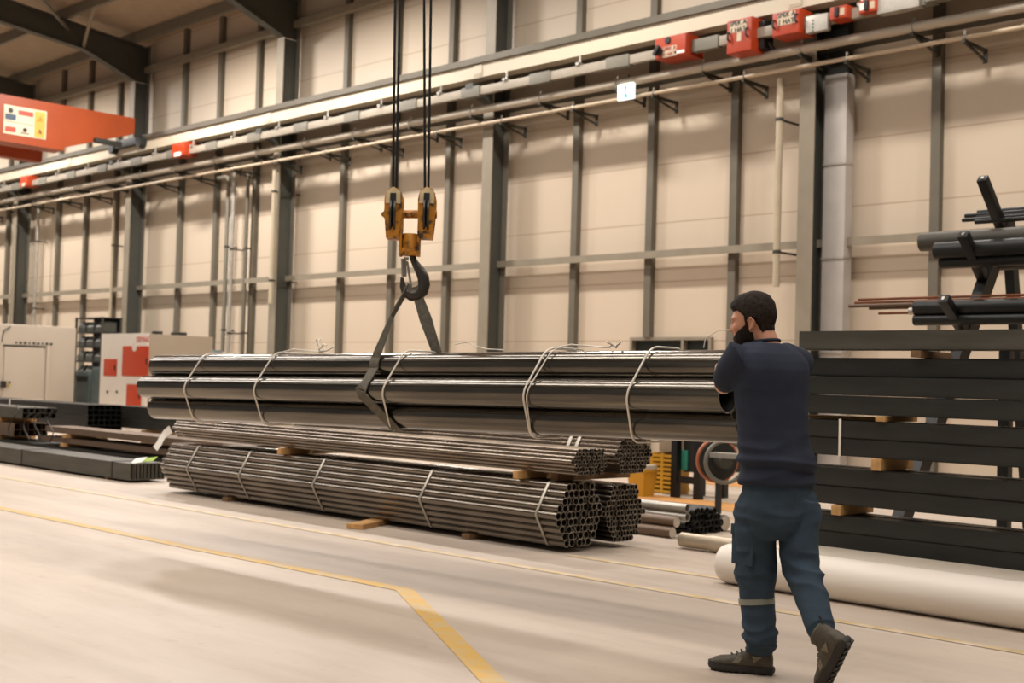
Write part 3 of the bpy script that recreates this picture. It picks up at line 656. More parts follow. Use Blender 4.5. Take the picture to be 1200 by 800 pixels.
for (u, v, a0, a1) in ((.5 * D, VS, 150, 190), (0, 0, 160, 205), (.5 * D, -VS, 225, 262)):
    for q in range(5):
        a = math.radians(a0 + (a1 - a0) * q / 4); fr.append((u + R * math.cos(a), v + R * math.sin(a)))
s2 = s1 + .32
front = [topf, topf.lerp(bpt(s1 + .02, -.0, VS + D / 2 + .02), .5)] + [bpt(s1 + (.04 if v > 0 else 0) + max(0, -v) * .9, u, v) for u, v in fr]
wdv = [CR * .5 + CF * .9, CR * .3 + CF] + [d] * len(fr)
mb = MB(); ribbon(mb, front, [.05, .07] + [.085] * len(fr), .007, wdv).build('front_leg', M['sling'], t)
bk = []
for (u, v, a0, a1) in ((.5 * D, -VS, 262, 280), (1.5 * D, -VS, 265, 320), (2 * D, 0, 320, 385), (1.5 * D, VS, 40, 62)):
    for q in range(4):
        a = math.radians(a0 + (a1 - a0) * q / 3); bk.append((u + R * math.cos(a), v + R * math.sin(a)))
N = len(bk); sb = s1 + VS * .9 - .02; se = s_at(470)
back = [bpt(sb + (se - sb) * i / (N - 1), u, v) for i, (u, v) in enumerate(bk)]
back.append(back[-1].lerp(hp(486, 336), .5)); back.append(hp(486, 336))
mb = MB(); ribbon(mb, back, [.085] * (N) + [.085, .06], .007, [d] * N + [CR, CR]).build('rear_leg', M['sling'], t)
mb = MB(); mb.tube([hp(478, 334), hp(480, 341), hp(485, 344), hp(490, 341), hp(489, 336)], [.02, .026, .028, .026, .02], 10).build('eye', M['sling'], t)
mb = MB(); mb.box(hp(453.5, 384) - CF * .01, (.014, .012, .05), hmat()).build('red_label', M['signred'], t)
# ================================================================== FLOOR BUNDLES OF TUBES (they stand behind the hanging ones)
def pipe_mesh(name, L, Dm, wall, m, n=12):
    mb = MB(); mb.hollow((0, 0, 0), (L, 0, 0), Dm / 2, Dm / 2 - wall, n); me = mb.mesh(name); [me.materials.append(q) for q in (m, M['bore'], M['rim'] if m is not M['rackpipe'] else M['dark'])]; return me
ORD = ['first', 'second', 'third', 'fourth', 'fifth', 'sixth', 'seventh', 'eighth', 'ninth', 'tenth', 'eleventh', 'twelfth']
def where(r, rows, q, cnt):
    rr = 'top row' if r == rows - 1 else ('bottom row' if r == 0 else ORD[rows - 1 - r] + ' row down')
    qq = 'leftmost' if q == 0 else ('rightmost' if q == cnt - 1 else ORD[q] + ' from left')
    return rr + ', ' + qq
def hexrows(mid, rows):
    h = rows // 2; return [mid - abs(r - h) for r in range(rows)]
def bundle(name, label, group, x1, L, yc, z0, Dm, mid, rows, m, wall=.003, cut=None, jit=.02, n=12, sk=0.0):
    me = pipe_mesh(name, L, Dm * .985, wall, m, n); out = []
    for r, cnt in enumerate(hexrows(mid, rows)):
        for q in range(cnt):
            o = bpy.data.objects.new(name, me); C.objects.link(o)
            o.location = (x1 - L + random.uniform(-jit, jit) , yc + (q - (cnt - 1) / 2) * Dm + sk * r, z0 + Dm / 2 + r * Dm * .866)
            tag(o, label + ', ' + where(r, rows, q, cnt), 'pipe', group); out.append(o)
    return out
def hexstrap(X, yc, z0, Dm, mid, rows, label, m=None, wd=.02, group=None):
    h = rows // 2; wt = (mid - h - 1) / 2 * Dm; wm = (mid - 1) / 2 * Dm; zt_ = z0 + Dm / 2 + (rows - 1) * Dm * .866; zm = z0 + Dm / 2 + h * Dm * .866; zb_ = z0 + Dm / 2
    R = Dm / 2 + .002; pts = []
    cs = [(-wm, zm, 180), (-wt, zb_, 240), (wt, zb_, 300), (wm, zm, 0), (wt, zt_, 60), (-wt, zt_, 120)]
    for u, v, a0 in cs:
        for q in range(3):
            a = math.radians(a0 - 30 + 30 * q); pts.append(Vector((X, yc + u + R * math.cos(a), v + R * math.sin(a))))
    mb = MB(); n = len(pts); c = Vector((X, yc, zm)); A = [p + Vector((-wd / 2, 0, 0)) for p in pts]; B = [p + Vector((wd / 2, 0, 0)) for p in pts]
    o_ = lambda p: p + (p - Vector((p.x, c.y, c.z))).normalized() * .002
    va, vb, vc, vd = mb.verts(A), mb.verts(B), mb.verts([o_(p) for p in A]), mb.verts([o_(p) for p in B])
    for k in range(n):
        j = (k + 1) % n
        mb.bm.faces.new((va[k], va[j], vb[j], vb[k])); mb.bm.faces.new((vc[k], vd[k], vd[j], vc[j])); mb.bm.faces.new((va[k], vc[k], vc[j], va[j])); mb.bm.faces.new((vb[k], vb[j], vd[j], vd[k]))
    o = mb.build('steel_strap', m or M['strap']); tag(o, label, 'strap', group); return o
XE = -6.80; YB = 7.55; Z0 = .045
bundle('steel_tube', 'steel tube of the lower front bundle', 'tubes of the lower front bundle', XE, 6.0, YB, Z0, .0634, 9, 9, M['pipe'], .004, n=14)
YB2 = YB + .285 + .268
bundle('narrow_steel_tube', 'narrower steel tube of the lower right bundle', 'tubes of the lower rear bundle', XE + .0, 6.0, YB2, .05, .0482, 11, 11, M['pipe2'], .0035)
ztop = Z0 + .0634 * (1 + 8 * .866); zs = .612
bundle('fine_steel_tube', 'fine steel tube of the upper front bundle', 'fine tubes of the upper front bundle', XE + .08, 6.0, YB + .02, zs, .034, 12, 7, M['tube'], .003, n=10)
bundle('fine_steel_tube', 'fine steel tube of the upper right bundle', 'fine tubes of the upper rear bundle', XE + .10, 6.0, YB2 - .02, zs, .0375, 12, 9, M['tube'], .003, n=10)
for i, px in enumerate((219, 280, 367, 493, 630)):
    X = atY(px, 560, YB - .28).x
    hexstrap(X, YB, Z0, .0634, 9, 9, 'bright steel strap round the lower front tube bundle, ' + ('nearest its far left end', 'second from its left end', 'middle one of five', 'second from its right end', 'nearest its open right end')[i], group='straps of the lower front bundle', wd=.024)
for i, px in enumerate((682, 692)):
    X = atY(px, 520, YB2 - .1).x - .05
    hexstrap(X, YB2 - .02, zs, .0375, 12, 9, 'bright strap round the upper rear bundle, ' + ('left', 'right') [i] + ' of the close pair', group='straps of the upper rear bundle', wd=.035)
def block(label, c, size, m=None, rot=0, name='timber_spacer', cat='timber block', group='timber spacers'):
    mb = MB(); mb.box((0, 0, 0), size, bev=.006); o = mb.build(name, m or M['wood']); o.location = c; o.rotation_euler[2] = rot; return tag(o, label, cat, group)
for px, lb in ((322, 'left of three between the upper and lower tube bundles'), (600, 'middle of three between the upper and lower tube bundles')):
    X = atY(px, 556, YB - .25).x; block('pale timber spacer end, ' + lb, (X, YB + .32, (ztop + zs) / 2), (.06, 1.06, zs - ztop - .002))
X = atY(646, 562, YB).x; block('short worn timber spacer, rightmost between the upper and lower tube bundles', (X + .1, YB + .38, (ztop + zs) / 2), (.07, .9, zs - ztop - .004), M['darkwood'])
X = atz(430, 612).x; block('pale timber bearer poking out under the lower front bundle', (X + .12, YB - .05, .0235), (.16, 1.15, .045), M['wood'], rot=.45)
for X, lbb in ((-11.6, 'left'), (-7.9, 'right')): block('dark timber bearer hidden in shadow under the floor bundles, ' + lbb + ' one', (X, YB + .28, .0225), (.1, .95, .043), M['darkwood'])
X = atY(210, 525, YB - .2).x; t = thing('paper_tag', 'white curled paper tag hanging on the far end of the tube bundles', 'tag', (XE - 6.02, YB - .2, .55))
mb = MB(); ribbon(mb, [(XE - 5.9, YB - .222, .70), (XE - 5.97, YB - .24, .66), (XE - 6.0, YB - .27, .60), (XE - 6.0, YB - .30, .54), (XE - 6.03, YB - .33, .48)], .09, .002, [Vector((1, .3, 0))] * 5).build('sheet', M['paper'], t)
# ------------------------------------------------------------------ black pipes, bars and shaft right of the bundles
def solo(name, label, x0_, x1_, Y, z, Dm, m, group=None, hollow=False, endm=None, cat='pipe', cap=None):
    mb = MB(); L = x1_ - x0_
    if hollow: mb.hollow((-L, 0, 0), (0, 0, 0), Dm / 2, Dm / 2 - max(.004, Dm * .05), 28)
    else: mb.lathe((-L, 0, 0), (1, 0, 0), [(0, Dm / 2 - .003), (.003, Dm / 2), (L - .003, Dm / 2), (L, Dm / 2 - .003)], 28)
    if endm:
        t = thing(name, label, cat, (x1_, Y, z), group)
        mb.bm.transform(Matrix.Translation((x1_, Y, z))); mb.build('bar_body', m, t)
        q = MB(); q.lathe((x1_, Y, z), (1, 0, 0), [(0, Dm / 2 - .004), (.002, Dm / 2 - .004)], 28).build('sawn_end', endm, t); return t
    o = mb.build(name, m); o.location = (x1_, Y, z); return tag(o, label, cat, group)
def cx_(px, py, Y): return atY(px, py, Y).x
Yb = 9.42
xe = cx_(812, 608, Yb - .1)
rows_ = [7, 8, 7, 6]
me = pipe_mesh('black_pipe', 5.5, .065, .005, M['rackpipe'], 14)
for r, cnt in enumerate(rows_):
    for q in range(cnt):
        o = bpy.data.objects.new('black_pipe', me); C.objects.link(o); o.location = (xe - 5.5 + random.uniform(-.05, .03), Yb + .1 + (q - (cnt - 1) / 2) * .066, .034 + r * .057)
        tag(o, 'black pipe in the pile left of the man, ' + where(r, 4, q, cnt), 'pipe', 'black pipes piled on the floor left of the man')
solo('silver_pipe', 'silver pipe lying left of the black pile, upper of two', xe - 5.8, cx_(806, 590, Yb - .34), Yb - .34, .262, .075, M['galv'], 'silver pipes beside the black pile', hollow=True)
solo('silver_pipe', 'silver pipe lying left of the black pile, lower of two', xe - 5.8, cx_(806, 604, Yb - .33), Yb - .33, .182, .075, M['galv'], 'silver pipes beside the black pile', hollow=True)
block('timber bearer under the silver pipes', (-9.6, Yb - .33, .071), (.09, .12, .142), M['darkwood'])
solo('round_bar', 'brown solid round bar with pale sawn end, upper of two', -13, cx_(793, 613, 9.0), 9.0, .140, .10, M['brown'], 'brown round bars right of the tube bundles', endm=M['endcut'], cat='bar')
solo('round_bar', 'brown solid round bar with pale sawn end, lower of two', -13, cx_(788, 625, 8.95), 8.95, .051, .10, M['brown'], 'brown round bars right of the tube bundles', endm=M['endcut'], cat='bar')
solo('round_bar', 'thick dark round bar with pale sawn end beside the black pile', -11.5, cx_(850, 617, Yb + .42) , Yb + .42, .076, .15, M['rackpipe'], endm=M['endcut'], cat='bar')
Ys = 8.5; t = thing('steel_shaft', 'pale stepped steel shaft lying on the floor just left of the man', 'shaft', (-7.4, Ys, .1))
xa = cx_(798, 630, Ys); xb = cx_(834, 638, Ys)
mb = MB(); mb.lathe((xa, Ys, .070), (1, 0, 0), [(0, .05), (.01, .06), (xb - xa, .06)], 28).build('thin_end', M['shaft'], t)
mb = MB(); mb.lathe((xb, Ys, .070), (1, 0, 0), [(0, .05), (.0, .068), (1.2, .068), (1.2, .05)], 28).build('thick_end', M['shaft'], t)
# ------------------------------------------------------------------ white pipes in front of the beam stack
xl = cx_(845, 663, 7.28)
t = thing('white_pipe', 'big white wrapped pipe lying on the floor behind the feet of the man', 'pipe', (xl, 7.26, 0))
mb = MB(); L = 6.0; R = .135; mb.lathe((xl, 7.26, R), (1, 0, 0), [(0, .02), (.004, .05), (.02, .09), (.045, .12), (.08, .133), (.12, R), (L, R), (L, .05)], 40).build('pipe_body', M['whitepipe'], t)
o = solo('pale_pipe', 'pale dusty pipe tucked behind the white pipe, under the dark beams', cx_(925, 640, 7.52), 1.6, 7.54, .14 + .012, .28, M['palepipe'])
# ------------------------------------------------------------------ dark beam stack at right
YF = 7.78; BW = .16
random.seed(5)
levels = [(.252, .114, 2, 'lowest layer'), (.553, .125, 2, 'second layer up'), (.886, .122, 2, 'third layer up'), (1.17, .130, 3, 'fourth layer up'), (1.609, .134, 1, 'very top, above a timber block')]
rown = {1: [''], 2: ['lower ', 'upper '], 3: ['lower ', 'middle ', 'upper ']}
for z0, h, cnt, nm in levels:
    for k in range(cnt):
        for j in range(2):
            if cnt == 1 and j == 1: continue
            x0_ = {1: -4.93, 2: -5.05, 3: -5.0}[cnt] + random.uniform(-.06, .02); L = 6.0
            mb = MB(); mb.rhs((0, 0, 0), (L, 0, 0), BW, h - .003, .008)
            bmesh.ops.bevel(mb.bm, geom=[e for e in mb.bm.edges if abs((e.verts[0].co - e.verts[1].co).x) > 1 and max(abs(e.verts[0].co.y) - BW / 2, abs(abs(e.verts[0].co.z) - h / 2)) < .003], offset=.006, segments=2, affect='EDGES')
            o = mb.build('steel_beam', M['beam2'] if cnt == 1 else M['beam']); yj = YF + BW / 2 + j * (BW + .05) + random.uniform(-.004, .004)
            if cnt == 3 and k == 2: yj += .05
            o.location = (x0_ + j * .06, yj, z0 + h * (k + .5))
            tag(o, 'dark rectangular steel beam at right, %s%s' % ((rown[cnt][k] + 'of the ' if cnt > 1 else ''), nm) + (', front one' if j == 0 else ', rear one'), 'beam', 'dark steel beams stacked at right')
zlev = [(0, .252), (.48, .553), (.803, .886), (1.13, 1.17), (1.56, 1.609)]
spx = [(930, 1100), (982, 1150), (1028, 1170), (1032, 1120), (1072, 1185)]
spn = ['under the lowest beams', 'between the two lowest beam layers', 'between the second and third beam layers', 'between the third and fourth beam layers', 'under the topmost beam']
for (za, zb_), pxs, nm in zip(zlev, spx, spn):
    for q, px in enumerate(pxs):
        X = atY(px, 560, YF).x
        if q == 1: X = -.6
        block('timber spacer ' + nm + (', left one' if q == 0 else ', right one beyond the frame'), (X, YF + .2, (za + zb_) / 2), (.075, .44, zb_ - za - .004), M['wood'] if nm[0] == 'b' or q else M['darkwood'])
# loose pale laths in the gaps, and the tie
X = atY(985, 500, YF).x
mb = MB(); mb.box((0, 0, 0), (.018, .006, .255), bev=.002); o = mb.build('white_tie', M['wire']); o.location = (X, YF - .006, 1.01); tag(o, 'short white tie hanging down the front of the dark beams, near the man', 'tie')
block('pale board lying in the gap of the dark beams beside the man', (atY(990, 487, YF + .1).x - .05, YF + .25, 1.143), (.55, .22, .02), M['wood'], name='pale_board', cat='board', group=None)
# ------------------------------------------------------------------ cantilever rack with pipes, further back at right
RYk = 10.0
def rk(px, py, Y): return atY(px, py, Y)
def rack(xo, label):
    t = thing('cantilever_rack', label, 'rack', (rk(1150, 400, 9.7).x + xo, 9.7, 0))
    b0 = rk(1137, 392, 9.75); b1 = rk(1178, 258, 10.45); ddv = (b1 - b0)
    X = (b0.x + b1.x) / 2 + xo
    lo = Vector((X, b0.y - (b1.y - b0.y) * b0.z / (b1.z - b0.z), .03)); hi = Vector((X, b1.y, b1.z))
    mb = MB(); mb.bar(lo, hi, .09, .13).build('inclined_post', M['rackarm'], t)
    mb = MB(); mb.bar((X, lo.y - .5, .05), (X, lo.y + 1.3, .05), .12, .1).build('foot_beam', M['rackarm'], t)
    mb = MB(); mb.bar(hi, (X, hi.y + .55, .08), .08, .1).build('rear_strut', M['rackarm'], t)
    for base, tip in (((1181, 262), (1147, 209)), ((1163, 328), (1131, 274)), ((1139, 392), (1117, 349))):
        # arm leaves the post and slopes up toward the hall
        zb_ = atY(base[0], base[1], 10).z; f = (zb_ - lo.z) / (hi.z - lo.z); bp = lo.lerp(hi, f); bp.z = zb_ - .03
        # direction toward -Y and up, sized to reach the tip
        yt = bp.y - .42; tp = Vector((X, yt, atY(tip[0], tip[1], yt).z))
        mb = MB(); mb.bar(bp, tp, .08, .07, bev=.006).build('arm', M['rackarm'], t)
        mb = MB(); mb.bar(tp, tp + (tp - bp).normalized() * .006, .022, .03).build('arm_tip', M['galv'], t)
    return t, lo, hi
rt, lo, hi = rack(0, 'black cantilever rack with raised arms holding pipes above the dark beams')
rack(2.6, 'black cantilever rack frame standing beyond the right edge')
def rpipe(name, label, px, py, Y, Dm, m, L=5.0, grp=None, hollow=True):
    p = rk(px, py, Y); mb = MB()
    if hollow: mb.hollow((0, 0, 0), (L, 0, 0), Dm / 2, Dm / 2 - max(.003, Dm * .05), 24)
    else: mb.tube([(0, 0, 0), (L, 0, 0)], Dm / 2, 12)
    o = mb.build(name, m); o.location = p; return tag(o, label, 'pipe', grp)
g = 'pipes on the middle rack arms'
rpipe('rack_pipe', 'dusty-topped large pipe, uppermost on the middle rack arms', 1080, 284, 9.95, .155, M['beam2'], grp=g)
rpipe('rack_pipe', 'black large pipe, second down on the middle rack arms', 1097, 294, 9.82, .14, M['rackpipe'], grp=g)
rpipe('rack_pipe', 'black large pipe, lowest on the middle rack arms, tucked at the front', 1103, 308, 9.86, .10, M['rackpipe'], grp=g)
rpipe('rack_pipe', 'black large pipe starting right of the rack post, lowest on the middle arms', 1172, 306, 10.05, .15, M['rackpipe'], grp=g)
g = 'thin pipes on the top rack arms'
rpipe('rack_tube', 'thin black tube on the top rack arms, longest to the left', 1128, 258, 10.3, .035, M['rackpipe'], grp=g)
rpipe('rack_tube', 'thin black tube on the top rack arms, just above the longest one', 1131, 253, 10.35, .035, M['rackpipe'], grp=g)
rpipe('rack_tube', 'black tube, highest on the top rack arms', 1146, 249.5, 10.42, .05, M['rackpipe'], grp=g)
rpipe('rack_tube', 'black tube, lowest on the top rack arms', 1143, 260, 10.25, .04, M['rackpipe'], grp=g)
rpipe('rack_tube', 'black tube in the middle of the top rack arms', 1145, 255, 10.35, .05, M['rackpipe'], grp=g)
g = 'rusty rods on the lowest rack arms'
rpipe('rusty_rod', 'rusty orange rod, highest of those sticking out left of the rack', 1006, 351, 9.9, .022, M['rust'], 6, g, False)
rpipe('rusty_rod', 'rusty orange rod, second of those sticking out left of the rack', 1002, 355, 9.8, .03, M['rust'], 6, g, False)
rpipe('rusty_rod', 'dark rod with rusty side, sticking out farthest left of the rack', 995, 358.5, 9.7, .032, M['brown'], 6, g, False)
rpipe('rusty_rod', 'dark brown rod just under the farthest left rod of the rack', 1019, 361, 9.72, .03, M['brown'], 6, g, False)
rpipe('rusty_rod', 'short rusty rod, lowest of those sticking out left of the rack', 1030, 367, 9.62, .024, M['rust'], 6, g, False)
g = 'black pipes on the lowest rack arms'
rpipe('rack_pipe', 'smooth black pipe, upper one on the lowest rack arms', 1073, 361, 9.55, .12, M['rackpipe'], grp=g)
rpipe('rack_pipe', 'smooth black pipe, lower one on the lowest rack arms', 1072, 375, 9.55, .09, M['rackpipe'], grp=g)
rpipe('grey_tube', 'short grey tube end peeking between rods and black pipes on the rack', 1066, 364.5, 9.63, .06, M['galv'], grp=None)
p = rk(1180, 386, 10.2); mb = MB(); mb.box((0, 0, 0), (.09, .09, p.z), bev=.004); o = mb.build('rack_upright', M['rackarm']); o.location = (p.x - .0, 10.2, p.z / 2); tag(o, 'thin black upright seen under the rack pipes near the right edge', 'post')
# ================================================================== LEFT: STEEL STOCK ON THE FLOOR
def stack(name, label, group, x1_, L, y0, z0, ny, nz, wy, hz, m, kind='rhs', cat='bar'):
    mb = MB()
    if kind == 'rhs': mb.rhs((-L, 0, 0), (0, 0, 0), wy * .97, hz * .97, .004)
    elif kind == 'flat': mb.rhs((-L, 0, 0), (0, 0, 0), wy * .97, hz * .99, wy * .3)
    elif kind == 'pipe': mb.hollow((-L, 0, 0), (0, 0, 0), wy * .49, wy * .43, 14)
    elif kind == 'angle':
        w2, h2 = wy / 2 * .97, hz / 2 * .97; tt = .008
        mb.prism([(-L, -w2, -h2), (-L, w2, -h2), (-L, w2, -h2 + tt), (-L, -w2 + tt, -h2 + tt), (-L, -w2 + tt, h2), (-L, -w2, h2)], (L, 0, 0))
    me = mb.mesh(name); me.materials.append(m)
    for r in range(nz):
        for q in range(ny):
            o = bpy.data.objects.new(name, me); C.objects.link(o)
            o.location = (x1_ + random.uniform(-.03, .01), y0 + wy * (q + .5), z0 + hz * (r + .5)); lb = where(r, nz, q, ny)
            if nz == 1: lb = lb.split(', ')[1]
            tag(o, label + ', ' + lb, cat, group)
pA = atz(152, 563, 0.03)
stack('flat_profile', 'dark flat profile of the long low left bundle', 'profiles of the low left bundle', pA.x, 8, pA.y, .03, 9, 1, .052, .20, M['beam2'], 'flat')
block('dark runner under the low left bundle', (pA.x - .6, pA.y + .23, .0145), (.08, .44, .029), M['darkwood']); block('dark runner under the low left bundle, far one', (pA.x - 4.6, pA.y + .23, .0145), (.08, .44, .029), M['darkwood'])
def loopstrap(X, y0, y1, z0, z1, label, m, wd=.03, th=.004):
    mb = MB(); e = .003
    mb.box((X, y0 - e, (z0 + z1) / 2), (wd, th, z1 - z0 + .01)); mb.box((X, y1 + e, (z0 + z1) / 2), (wd, th, z1 - z0 + .01)); mb.box((X, (y0 + y1) / 2, z1 + e), (wd, y1 - y0 + .01, th))
    o = mb.build('strap', m); return tag(o, label, 'strap')
loopstrap(pA.x - .45, pA.y, pA.y + .468, .03, .23, 'dark strap near the open end of the low left bundle', M['darkwire'])
loopstrap(atY(25, 540, pA.y).x, pA.y, pA.y + .468, .03, .23, 'dark strap near the left edge round the low left bundle', M['darkwire'])
t = thing('label_tag', 'white and lime label tag on the end of the low left bundle', 'tag', (pA.x - .02, pA.y + .25, .235))
tl = atz(163, 541, .24)
mb = MB(); mb.box((pA.x - .10, pA.y + .16, .26), (.20, .12, .004), Matrix.Rotation(.55, 3, 'X') @ Matrix.Rotation(.3, 3, 'Z')).build('white_half', M['paper'], t)
mb = MB(); mb.box((pA.x - .04, pA.y + .27, .27), (.20, .10, .004), Matrix.Rotation(.55, 3, 'X') @ Matrix.Rotation(.3, 3, 'Z')).build('lime_half', M['lime'], t)
YBk = 8.45
xr = -12.9; L = 5.6
stack('box_section', 'box section in the lowest layer of the second left stack', 'lowest layer of the second left stack', xr, 9.5, YBk, .10, 5, 1, .11, .12, M['beam'])
stack('angle_bar', 'brown angle bar, middle layer of the second left stack', 'middle layer of the second left stack', xr, L, YBk + .02, .27, 6, 1, .09, .075, M['brown'], 'angle')
stack('box_section', 'brown box section, top layer of the second left stack', 'top layer of the second left stack', xr - .05, L - .2, YBk + .06, .40, 4, 1, .11, .09, M['brown'])
for X, lb in ((-14.4, 'right'), (-17.6, 'left')):
    block('pale timber spacer low in the second left stack, ' + lb + ' one', (X, YBk + .27, .05), (.1, .6, .098)); block('pale timber spacer in the middle of the second left stack, ' + lb + ' one', (X, YBk + .27, .245), (.1, .6, .046)); block('pale timber spacer high in the second left stack, ' + lb + ' one', (X, YBk + .27, .3725), (.1, .56, .053))
xC = atY(62, 490, YBk + .1).x - .9
stack('steel_rail_bar', 'dusty bar of the upper far-left pile', 'bars of the upper far-left pile', xC, 6, YBk + .05, .56, 6, 2, .09, .085, M['beam2'])
stack('box_section', 'box section under the far-left pile', 'lower bars of the far-left pile', xC - .3, 6, YBk + .05, .28, 5, 2, .11, .1, M['brown'])
for X, lbb in ((xC - .9, ', right one'), (xC - 3.6, ', left one')):
    block('orange-brown timber block in the far-left pile, under its upper bars' + lbb, (X, YBk + .33, .52), (.12, .62, .076)); block('orange-brown timber block in the far-left pile, under its lower bars' + lbb, (X, YBk + .33, .25), (.14, .62, .056), M['wood'])
for k, px in enumerate((12, 30, 42, 57)):
    X = atY(px, 500, YBk - .05).x; t = thing('dark_wire_loop', 'dark wire loop sagging over the far-left pile, ' + ('leftmost', 'second', 'third', 'rightmost')[k] + ' of four', 'wire', (X, YBk - .02, .3), 'dark wire loops over the far-left pile')
    mb = MB(); mb.tube([(X + .12 * math.sin(q * .9 + k), YBk + (.03 if q < 2 else -.03), .76 - .07 * q if q > 0 else .75) for q in range(8)], .009, 6).build('strand', M['darkwire'], t)
YD = 10.3; xD = atY(103, 490, YD).x
stack('square_tube', 'black square tube of the far dark-ended bundle', 'square tubes of the black-ended bundle', xD, 6, YD, .30, 6, 5, .105, .088, M['rackpipe'])
stack('square_tube', 'dark square tube right of the far dark-ended bundle', 'square tubes right of the black-ended bundle', xD + 4.2, 4.75, YD + .75, .34, 4, 4, .11, .095, M['beam'])
for X, Y, lbb in ((xD - .5, YD + .3, 'near the black square ends'), (xD - 4, YD + .3, 'farthest left'), (xD + .7, YD + .95, 'left one in the rear row'), (xD + 3.4, YD + .95, 'right one in the rear row')): block('dark timber bearer under the far bundles before the machines, ' + lbb, (X, Y, .15 if Y < YD + .5 else .17), (.12, .6, .298 if Y < YD + .5 else .338), M['darkwood'])
X = atY(10, 478, YD - .02).x; loopstrap(X, YD, YD + .63, .30, .74, 'pale strap over the far bundle near the left edge', M['wire'], .05)
# ================================================================== LEFT: MACHINES
# grey machine: its end face looks along the hall
gx = -27.7; y0, y1 = 10.4, 13.5; H = 2.30
t = thing('machining_centre', 'big beige grey enclosed machine with access door at the left edge', 'machine', (gx - 1, 12, 0))
mb = MB(); mb.box((gx - 1.3, (y0 + y1) / 2, H / 2 + .04), (2.6, y1 - y0, H - .08), bev=.06).build('enclosure', M['mgrey'], t)
def gface(px, py):
    r = ray(px, py); return CAM + r * ((gx - CAM.x) / r.x)
a = gface(5, 406); b = gface(49, 470); 
mb = MB(); mb.box((gx + .012, (a.y + b.y) / 2, (a.z + .25) / 2 + .0), (.03, b.y - a.y, a.z - .25), bev=.01).build('door', M['mgrey'], t)
mb = MB(); c = gface(57, 440); mb.box((gx + .02, (b.y + c.y) / 2 + .03, 1.0), (.05, c.y - b.y - .04, 1.7), bev=.015).build('door_post', M['mgrey'], t)
mb = MB(); mb.box((gx + .006, (a.y + b.y) / 2, a.z + .03), (.03, b.y - a.y + .05, .035)).build('door_rail', M['bracket'], t)
mb = MB()
for q in range(9): mb.box((gx + .03, a.y + .25 + q * .1, a.z + .1), (.008, .06 if q % 3 else .03, .05))
mb.build('lettering', M['bracket'], t)
c = gface(3, 450); mb = MB(); mb.box((gx + .04, c.y, c.z), (.04, .12, .14), bev=.01); mb.box((gx + .04, c.y + .13, c.z + .04), (.04, .04, .05)).build('lock', M['black'], t)
c = gface(9, 450); mb = MB(); mb.box((gx + .045, c.y, c.z), (.03, .05, .07)).build('key_tag', M['signyel'], t)
mb = MB(); a = gface(2, 400); b = gface(7, 382); mb.tube([(gx + .01, a.y, a.z), (gx + .01, b.y - .05, b.z - .1), (gx + .01, b.y + .1, b.z)], .012, 6).build('corner_seam', M['bracket'], t)
mb = MB(); mb.box((gx - 1.3, (y0 + y1) / 2, .03), (2.5, y1 - y0 - .1, .06)).build('plinth', M['dark'], t)
# shelf of bins between the machines
Ysf = 15.2; a = atY(90, 372, Ysf); b = atY(118, 430, Ysf); X = (a.x + b.x) / 2; W = b.x - a.x
t = thing('bin_shelf', 'dark open shelving unit full of pale bins between the two machines', 'shelf', (X, Ysf + .25, 0))
for x in (a.x, b.x):
    for y in (Ysf, Ysf + .5): mb = MB(); mb.box((x, y, a.z / 2), (.05, .05, a.z)).build('upright', M['bracket'], t)
nz = 7; hz = (a.z - .1) / nz
for k in range(nz + 1): mb = MB(); mb.box((X, Ysf + .25, .08 + hz * k), (W, .5, .03)).build('shelf_board', M['dark'], t)
mb = MB(); mb.box((X, Ysf + .51, a.z / 2), (W, .015, a.z)).build('back_panel', M['dark'], t)
for k in range(3, nz):
    for q in range(3):
        bx = a.x + W * (q + .5) / 3; bz = .08 + hz * k + .016
        mb = MB(); mb.prism([(bx - W * .12, Ysf + .02, bz), (bx - W * .12, Ysf + .42, bz), (bx - W * .12, Ysf + .42, bz + hz * .7), (bx - W * .12, Ysf + .12, bz + hz * .7), (bx - W * .12, Ysf + .02, bz + hz * .35)], (W * .24, 0, 0))
        o = mb.build('storage_bin', M['rafter']); tag(o, 'pale bin on the dark shelving, %s shelf, %s' % (('top', 'second', 'third', 'lowest filled')[nz - 1 - k], ('left', 'middle', 'right')[q]), 'bin', 'pale bins on the dark shelving')
# blue-grey cabinet and column before the shelf
Yc = 13.9; a = atY(89, 435, Yc); b = atY(105, 435, Yc); H = a.z
t = thing('floor_cabinet', 'low blue grey cabinet with dark slot standing before the bin shelf', 'cabinet', ((a.x + b.x) / 2, Yc + .3, 0))
mb = MB(); mb.box(((a.x + b.x) / 2, Yc + .3, H / 2), (b.x - a.x, .6, H), bev=.02).build('body', M['blue'], t); mb = MB(); mb.box(((a.x + b.x) / 2, Yc - .005, H - .16), ((b.x - a.x) * .8, .03, .12)).build('slot', M['black'], t)
a = atY(108, 430, Yc); b = atY(119, 430, Yc); t = thing('control_cabinet', 'tall narrow blue grey cabinet squeezed against the white machine', 'cabinet', ((a.x + b.x) / 2, Yc + .3, 0))
mb = MB(); mb.box(((a.x + b.x) / 2, Yc + .3, a.z / 2), (b.x - a.x, .6, a.z), bev=.02).build('body', M['blue'], t); mb = MB(); mb.box(((a.x + b.x) / 2, Yc - .006, a.z * .55), ((b.x - a.x) * .85, .016, a.z * .8)).build('door', M['blue'], t)
